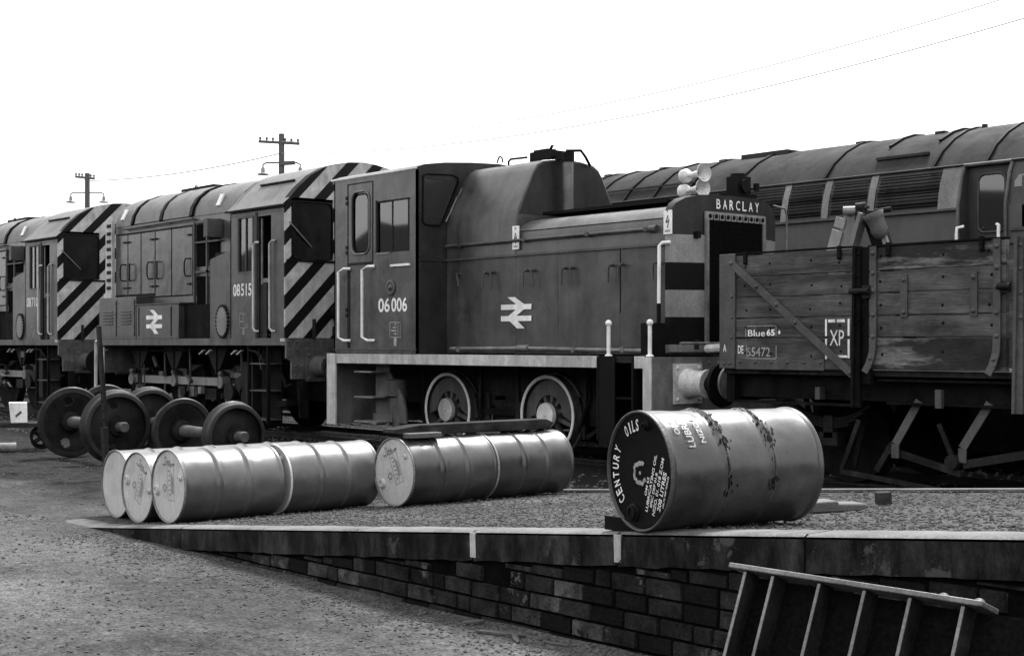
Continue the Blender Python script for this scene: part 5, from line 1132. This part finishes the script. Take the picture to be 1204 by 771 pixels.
# low trolley with a white box
def build_trolley():
    r = thing('hand_trolley', 'low timber hand trolley on small spoked wheels at the far left edge', 'trolley', (-21.25, 8.33, GZ), R(69))
    MB().box(-1.3, .36, -.06, .05, .345, .41).box(-1.3, .30, .5, .61, .345, .41).build('frame', 'timber', r, local=True, bevel=.008)
    MB().box(-.9, -.7, .05, .5, .345, .41).box(.0, .2, .05, .5, .345, .40).build('cross_bar', 'timber', r, local=True)
    for x, y in ((.24, -.02), (.24, .55), (-.75, -.02), (-.75, .55)):
        q = MB().lathe((x, y, .175), (0, 1, 0), [(0, .13), (0, .17), (.05, .17), (.05, .13)], 28, cap=False); q.lathe((x, y, .175), (0, 1, 0), [(0, .04), (.05, .04)], 14)
        for k in range(5): th = k*1.2566; q.beam((x, y+.025, .175), (x+.14*math.cos(th), y+.025, .175+.14*math.sin(th)), .03, .03, (0, 1, 0))
        q.build('wheel', 'sooty', r, local=True)
    MB().cyl((.24, -.02, .175), (.24, .58, .175), .02).cyl((-.75, -.02, .175), (-.75, .58, .175), .02).box(.20, .28, .0, .04, .2, .36).box(.20, .28, .5, .58, .2, .36).build('axle', 'sooty', r, local=True)
build_trolley()
bx = thing('marker_box', 'white metal box with a black slanting mark, standing on the trolley', 'box', (-21.28, 8.27, GZ+.415), R(69))
MB().prism([(-.14, 0), (.10, 0), (.09, .31), (-.17, .31)], lambda u, v, a: (u, a, v), -.06, .16).build('case', 'white', bx, local=True, bevel=.008)
MB().beam((-.07, -.063, .10), (.01, -.063, .17), .03, .004, (0, -1, 0)).build('mark', 'ink', bx, local=True)
p_ = thing('scrap_pipe', 'short pale pipe lying on the ground at the far left edge', 'pipe', (-20.9, 7.95, GZ), R(69))
MB().lathe((-.7, 0, .075), (1, 0, .0), [(0, .05), (0, .075), (.8, .075), (.8, .05)], 24, cap=False).lathe((-.7, 0, .075), (1, 0, 0), [(.02, .052), (.78, .052)], 24).build('pipe', 'steel', p_, local=True)

# ------------------------------------------------------------------ steel girder leaning on the wall
def build_girder():
    r = thing('steel_girder', 'rusty steel plate girder with upright ribs leaning against the wall at the lower right', 'girder', (-3.4, 4.6, GZ))
    a, b = -4.09, -2.87; top = Vector((0, 4.80, .52)); bot = Vector((0, 4.55, GZ)); dn = (bot-top).normalized(); nrm = Vector((1, 0, 0)).cross(dn).normalized()
    if nrm.y > 0: nrm = -nrm
    H = (bot-top).length
    def pt(x, s, o): q = top+dn*s+nrm*o; return (x, q.y, q.z)
    def slab(m, x0, x1, s0, s1, o0, o1): vs = [pt(x, s, o) for x in (x0, x1) for s in (s0, s1) for o in (o0, o1)]; return m.add(vs, [(0, 1, 3, 2), (4, 6, 7, 5), (0, 4, 5, 1), (2, 3, 7, 6), (0, 2, 6, 4), (1, 5, 7, 3)])
    slab(MB(), a+.09, b+.35, .03, H, -.012, 0).build('web', 'mesh', r)  # black for the shade under the flange, carried on past its end
    q = slab(MB(), a, b, .0, .022, -.02, .105); o = q.build('top_flange', 'steel', r, bevel=.004)
    q = MB(); rivets(q, [pt(x, 0, .07) for x in (-3.05, -2.9)], tuple(-dn), .022); q.build('bolt', 'iron', o)
    slab(MB(), a, b, H, H+.02, -.02, .15).build('bottom_flange', 'dark', r)
    for x in (-4.0, -3.85, -3.61, -3.39, -3.18, -2.95):
        q = slab(MB(), x-.007, x+.007, .024, H, 0.001, .090); q.build('rib', 'dark', r, bevel=.003)
        slab(MB(), x-.007, x+.007, .03, H, .0905, .094).build('rib_edge_highlight', 'steel', r)  # brighter strip paints the highlight on each rib's front edge
build_girder()
# scraps at the foot of the wall
for i, (x, y, l, wd, a) in enumerate(((-6.0, 5.02, .30, .05, 20), (-5.85, 4.99, .22, .03, -35), (-6.35, 5.10, .13, .05, 60), (-5.6, 5.06, .18, .035, 5))):
    m = MB(); c, s_ = math.cos(R(a)), math.sin(R(a)); pts = [(-l/2, -wd/2), (l*.1, -wd*.65), (l/2, -wd*.1), (l*.45, wd*.3), (-l*.1, wd*.5), (-l/2, wd*.35)]
    m.prism(pts, lambda u, v, h: (x+u*c-v*s_, y+u*s_+v*c, GZ+.005+h+.05*u*s_), 0, .018)
    o = m.build('wood_scrap', 'iron', None, bevel=.004)
    tag(o, ['splintered wood scrap, the largest of those at the foot of the brick wall', 'thin wood sliver crossing in front of the largest scrap by the wall', 'short wood scrap lying leftmost at the foot of the wall', 'wood scrap lying nearest the girder at the foot of the wall'][i], 'wood scrap', 'wood scraps at the foot of the wall')

# ------------------------------------------------------------------ telegraph poles, lamps, wires
rv = Vector((math.cos(R(49.7)), math.sin(R(49.7)), 0))
def build_pole(label, x, y, h, rad, armz, arml, lampz, lampr, extra):
    r = thing('telegraph_pole', label, 'pole', (x, y, GZ), group='telegraph poles beyond the locomotives'); b = Vector((x, y, 0))
    MB().lathe((x, y, GZ), (0, 0, 1), [(0, rad*1.25), (h-.12, rad), (h-.02, rad*1.02), (h, rad*.7)], 16).build('shaft', 'pole', r)
    q = MB().beam(b+rv*-arml+Vector((0, -rad, armz+.05)), b+rv*arml+Vector((0, -rad, armz-.05)), .09, .11)
    for t in (-.92, -.6, -.3, .3, .6, .92): p = b+rv*arml*t+Vector((0, -rad, armz+.02-.05*t)); q.lathe(p, (0, 0, 1), [(0, .03), (.08, .035), (.10, .06), (.17, .05), (.19, .02)], 10)
    q.build('cross_arm', 'pole', r)
    if extra: MB().beam(b+Vector((0, -rad, armz-.9)), b+rv*.68+Vector((0, -rad, armz-.86)), .16, .16).build('bracket', 'pole', r)
    for s_ in (-1, 1):
        p0 = b+Vector((0, 0, lampz+.3)); e = b+rv*s_*lampr
        q = MB().tube([p0, b+rv*s_*(lampr-.15)+Vector((0, 0, lampz+.3)), e+Vector((0, 0, lampz+.22)), e+Vector((0, 0, lampz+.1))], .035); o = q.build('lamp_arm', 'iron', r)
        q = MB().lathe(e+Vector((0, 0, lampz-.22)), (0, 0, 1), [(-.0, .25), (.03, .26), (.06, .20), (.09, .10), (.12, .09), (.28, .085), (.34, .04)], 20); q.build('lamp_shade', 'midgrey', o)
build_pole('nearer telegraph pole with a wide insulator arm, rising above the 08515 cab', -52.97, 31.95, 10.65, .125, 10.15, .88, 9.0, .80, True)
build_pole('farther telegraph pole with a short arm and two hanging lamps, above the left-hand cab', -69.8, 30.6, 10.4, .125, 10.05, .5, 9.0, .85, False)
def wire(label, p, q, sag, rad=.010, n=40):
    p, q = Vector(p), Vector(q); pts = [p.lerp(q, i/n)-Vector((0, 0, sag*4*(i/n)*(1-i/n))) for i in range(n+1)]
    tag(MB().tube(pts, rad, 5).build('overhead_wire', 'plastic', None), label, 'wire', 'overhead wires')
wire('lower faint wire running up to the right from the nearer pole', (-52.97, 31.9, 9.7), (-14.2, 32, 9.9), 1.1, .015)
wire('upper faint wire running up to the right from the nearer pole', (-52.97, 31.9, 10.2), (-14.2, 32.4, 10.7), 1.15, .014)
wire('wire between the two telegraph poles', (-52.97, 31.9, 9.7), (-69.8, 30.6, 9.9), .25, .024)
wire('wire leaving the farther pole towards the left edge', (-69.8, 30.6, 10.0), (-100, 29, 10.9), .4, .018)
